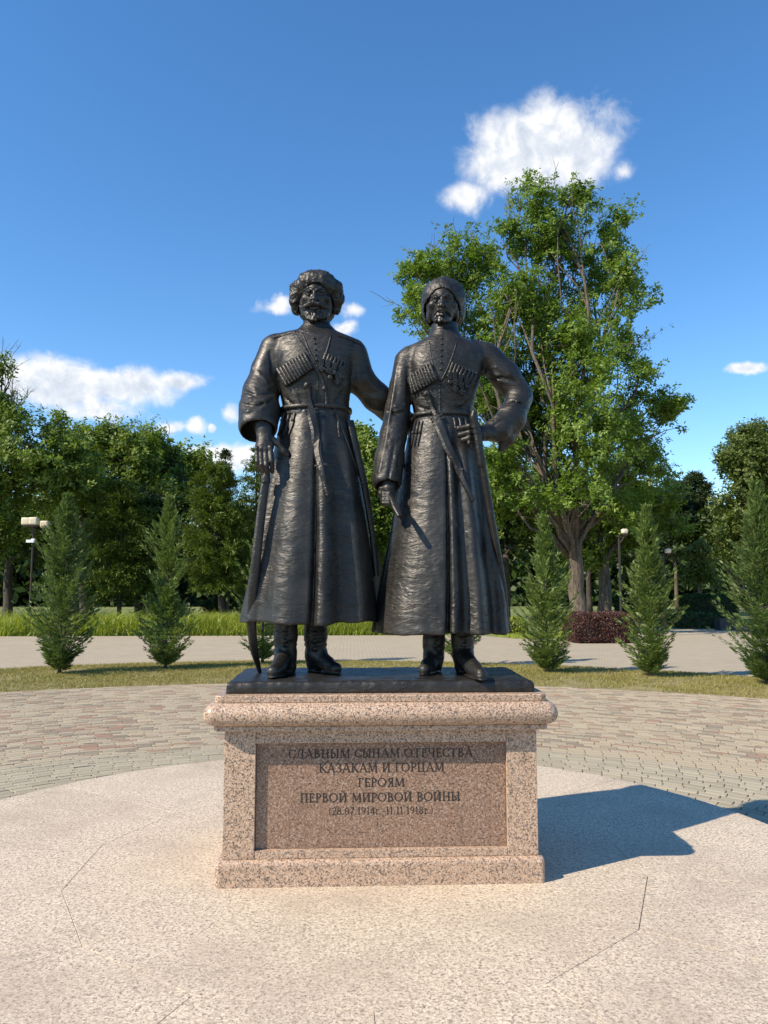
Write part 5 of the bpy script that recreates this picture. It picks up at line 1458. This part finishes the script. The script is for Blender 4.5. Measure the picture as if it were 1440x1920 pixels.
# hedges
def hedge(name, label, lo, hi, mat, n, leaf, seed, cat='hedge', rnd=.06):
    rg = np.random.default_rng(seed); lo = np.array(lo, float); hi = np.array(hi, float)
    f = rg.choice(6, n, p=(lambda a: a / a.sum())(np.array([(hi[1] - lo[1]) * (hi[2] - lo[2])] * 2 + [(hi[0] - lo[0]) * (hi[2] - lo[2])] * 2 + [(hi[0] - lo[0]) * (hi[1] - lo[1])] * 2)))
    P = lo + (hi - lo) * rg.random((n, 3)); N = np.zeros((n, 3))
    for q in range(6):
        m = f == q; a = q // 2; P[m, a] = (lo if q % 2 == 0 else hi)[a]; N[m, a] = -1 if q % 2 == 0 else 1
    c = (lo + hi) / 2; h = (hi - lo) / 2; u = (P - c) / h; P = c + h * u / np.maximum(1, (np.abs(u) ** 8).sum(1) ** (1 / 8))[:, None]
    P += N * (rnd * vnoise(P * 2.5)[:, None] - np.abs(rg.normal(0, .05, (n, 1))))
    P[:, 2] = np.maximum(P[:, 2], lo[2])
    root = empty(name, ((lo[0] + hi[0]) / 2, (lo[1] + hi[1]) / 2, lo[2])); tag(root, label, cat)
    D = unit(N * .6 + rg.normal(0, .7, (n, 3)) + np.array([0, 0, .3])); Nn = unit(N + rg.normal(0, .6, (n, 3)))
    V, Fq = leaf_quads(P, D, Nn, leaf * rg.uniform(.7, 1.3, n), leaf * .6)
    link('foliage', mesh_np('foliage', V, Fq), mat, root)
    cm = MB(); cm.box(c - np.array([0, 0, .03]), h * np.array([.9, .85, .9])); cm.build('branch_mass', M['bark_dark'], root)
    return root
hl = gnd(1078, 1202, -.125); hr_ = gnd(1190, 1207, -.125)
Yh = 27.0
hedge('barberry_hedge', 'clipped dark red barberry hedge beside the path', (at(1077, 1180, Yh)[0], Yh, -.345), (at(1200, 1180, Yh)[0], Yh + 1.6, at(1100, 1152, Yh)[2]), M['barberry'], 16000, .075, 51)
Yg = 38.8
hedge('green_hedge', 'dark green clipped hedge at the far end of the path', (at(1296, 1150, Yg)[0], Yg, -.37), (at(1385, 1150, Yg)[0], Yg + 1.5, at(1340, 1116, Yg)[2]), M['hedge'], 9000, .11, 52)
hedge('green_hedge', 'small dark green hedge block left of the tall lamp pole', (at(1166, 1150, 45)[0], 45, -.37), (at(1192, 1150, 45)[0], 46.2, at(1180, 1117, 45)[2]), M['hedge'], 3000, .12, 53)
hedge('creeping_juniper', 'low spreading dark juniper before the far green hedge', (at(1270, 1165, 36.5)[0], 36.2, -.36), (at(1378, 1165, 36.5)[0], 38.2, .26), M['hedge'], 5000, .14, 54, 'shrub', .16)
hedge('low_shrub', 'low yellow green shrub beside the goateed man\'s coat hem', (at(948, 1170, 32.6)[0], 32.6, -.36), (at(990, 1170, 32.6)[0], 34, .22), M['tallgrass'], 2500, .12, 55, 'shrub', .14)
pl = MB(); q0 = at(1352, 1170, 34.9); pl.box((q0[0] + .3, 35.1, -.08), (.38, .28, .27)); pl.build('planter', M['planter'])
tag(bpy.data.objects['planter'], 'dark square planter box before the far green hedge', 'planter')

# grass
def blades(name, label, P, h, w, mat, seed, lean=.35, seg=1, parent=None, wind=(0.5, 0, 0)):
    rg = np.random.default_rng(seed); n = len(P)
    a = rg.uniform(0, 6.283, n); S = np.c_[np.cos(a), np.sin(a), 0 * a]; ln = np.c_[rg.normal(0, lean, (n, 2)), np.ones(n)] + np.array(wind) * lean
    h = np.broadcast_to(h, (n,))[:, None] * rg.uniform(.6, 1.25, (n, 1)); w = w * rg.uniform(.6, 1.3, (n, 1))
    U = unit(ln)
    if seg == 1:
        V = np.stack([P - S * w, P + S * w, P + U * h], 1).reshape(-1, 3); Fq = np.arange(3 * n).reshape(n, 3)
    else:
        m = P + U * h * .55 + np.array([0, 0, 1.0]) * h * .08; e = P + (U * np.array([1.9, 1.9, .82])) * h
        V = np.stack([P - S * w, P + S * w, m + S * w * .8, m - S * w * .8, e + S * w * .1, e - S * w * .1], 1).reshape(-1, 3)
        k = np.arange(n)[:, None] * 6; Fq = np.concatenate([k + np.array([[0, 1, 2, 3]]), k + np.array([[3, 2, 4, 5]])])
    o = link(name, mesh_np(name, V, Fq), mat, parent)
    tag(o, label, 'grass', kind='stuff'); return o
# strip between plaza and path
nA, nR = 90, 7
V = []; Fc = []
aa = np.linspace(-1.15, 1.15, nA)
for i, a in enumerate(aa):
    d = np.array([math.sin(a), math.cos(a)]); p0 = CN + (RN - .03) * d; p1 = CF + RF * d
    for j in range(nR):
        t = j / (nR - 1); q = p0 * (1 - t) + p1 * t; V.append((q[0], q[1], ZP - .012 + .05 * math.sin(math.pi * t) ** .7))
for i in range(nA - 1):
    for j in range(nR - 1): Fc.append((i * nR + j, i * nR + j + 1, (i + 1) * nR + j + 1, (i + 1) * nR + j))
o = link('grass_strip', mesh_pd('grass_strip', V, Fc), M['turf']); o['kind'] = 'structure'
rg = np.random.default_rng(3); n = 175000
a = rg.uniform(-.78, .78, n); t = rg.random(n); d = np.c_[np.sin(a), np.cos(a)]
q = (CN + (RN - .02 + rg.normal(0, .05, (n, 1))) * d) * (1 - t[:, None]) + (CF + RF * d) * t[:, None]
zz = ZP - .012 + .05 * np.sin(np.pi * t) ** .7
kp = (vnoise(np.c_[q * 1.1, t * 0]) + .7 * vnoise(np.c_[q * 4, t * 0])) > rg.uniform(-1.3, .7, n)
P = np.c_[q, zz][kp]
blades('strip_grass', 'short sun-dried grass of the strip around the plaza', P, .055, .006, M['shortgrass'], 4, .55)
# tall grass bank beyond the path
n = 28000; x = rg.uniform(-28, 4.2, n); y = 32.1 + 6 * rg.random(n) ** 1.3
P = np.c_[x, y, -.38 + 0 * x]; hh = (.98 + .25 * vnoise(np.c_[x * .8, y * .8, 0 * x])) * np.clip((y - 31.8) / .7, .45, 1)
blades('tall_grass', 'bank of tall bright grass behind the path on the left', P, hh, .016, M['tallgrass'], 6, .38, 2)
n = 5000; x = rg.uniform(6, 10.2, n); y = rg.uniform(30, 34.5, n)
blades('verge_grass', 'thin grass under the trees behind the red hedge', np.c_[x, y, -.38 + 0 * x], .12, .012, M['tallgrass'], 7, .4)

# ------------------------------------------------------------------ lamps, bench
def lamp(label, x, Y, ytop, heads, cam_box=False):
    b = gb(x, Y); root = empty('street_lamp', tuple(b)); tag(root, label, 'street lamp', 'street lamps of the park')
    zt_ = at(x, ytop, Y)[2]; s = Y / FPX
    m = MB(); m.tube([(b[0], Y, b[2]), (b[0], Y, .3), (b[0], Y, .32), (b[0], Y, zt_ - .35)], [.085, .08, .05, .042], 10)
    m.tube([(b[0], Y, zt_ - .36), (b[0], Y, zt_ - .30)], [.10, .10], 10); m.build('pole', M['metal'], root, False)
    for (dx, dy, w, h, hz) in heads:
        am = MB(); c = np.array([b[0] + dx, Y + dy, zt_ - .24 + hz])
        am.tube([(b[0], Y, zt_ - .62), (b[0] + dx * .5, Y + dy * .5, zt_ - .5), (c[0], c[1], c[2] - .09)], [.022, .022, .03], 6); am.build('arm', M['metal'], root)
        me = MB(); me.box(c + np.array([0, 0, h * .5]), (w / 2, w / 2, h / 2)); mm = mesh_pd('lamp_shade', me.v, me.f); bevel_mesh(mm, .07, 3); mm.shade_smooth()
        sh = link('lamp_shade', mm, M['lampwhite'], root)
        cp = MB(); cp.box(c + np.array([0, 0, -.03]), (w * .38, w * .38, .035)); cp.build('lamp_base', M['metal'], root)
    if cam_box:
        cb = MB(); z2 = at(x, 1015, Y)[2]; cb.box((b[0] - .06, Y - .1, z2), (.16, .09, .06)); cb.box((b[0] + .06, Y - .12, z2 + .07), (.07, .06, .04)); cb.build('camera_box', M['camwhite'], root)
lamp('brown lamp post with three cream box shades at the left', 58, 34, 975, [(-.25, -.12, .36, .33, 0), (.13, -.28, .36, .33, 0), (.40, .22, .34, .32, -.10)], True)
lamp('lamp post with pale box shades before the large tree\'s crown', 1163, 30.2, 990, [(.20, -.1, .24, .20, 0)])
lamp('far lamp post whose pale shade peeks from behind the fresh green cypress', 1245, 35, 1028, [(.20, -.1, .25, .22, 0)])
bb = gb(1150, 35.4); root = empty('park_bench', tuple(bb)); tag(root, 'dark wooden park bench behind the red hedge', 'bench')
for k in range(4):
    m = MB(); m.box((bb[0], 35.2 + .12 * k, .10), (.62, .05, .018)); m.build('seat_slat', M['wood'], root)
for k in range(3):
    m = MB(); m.box((bb[0], 35.72 + .02 * k, .22 + .12 * k), (.62, .016, .05)); m.build('back_slat', M['wood'], root)
for s in (-1, 1):
    m = MB(); m.box((bb[0] + s * .52, 35.4, -.15), (.03, .22, .23)); m.build('leg', M['metal'], root)
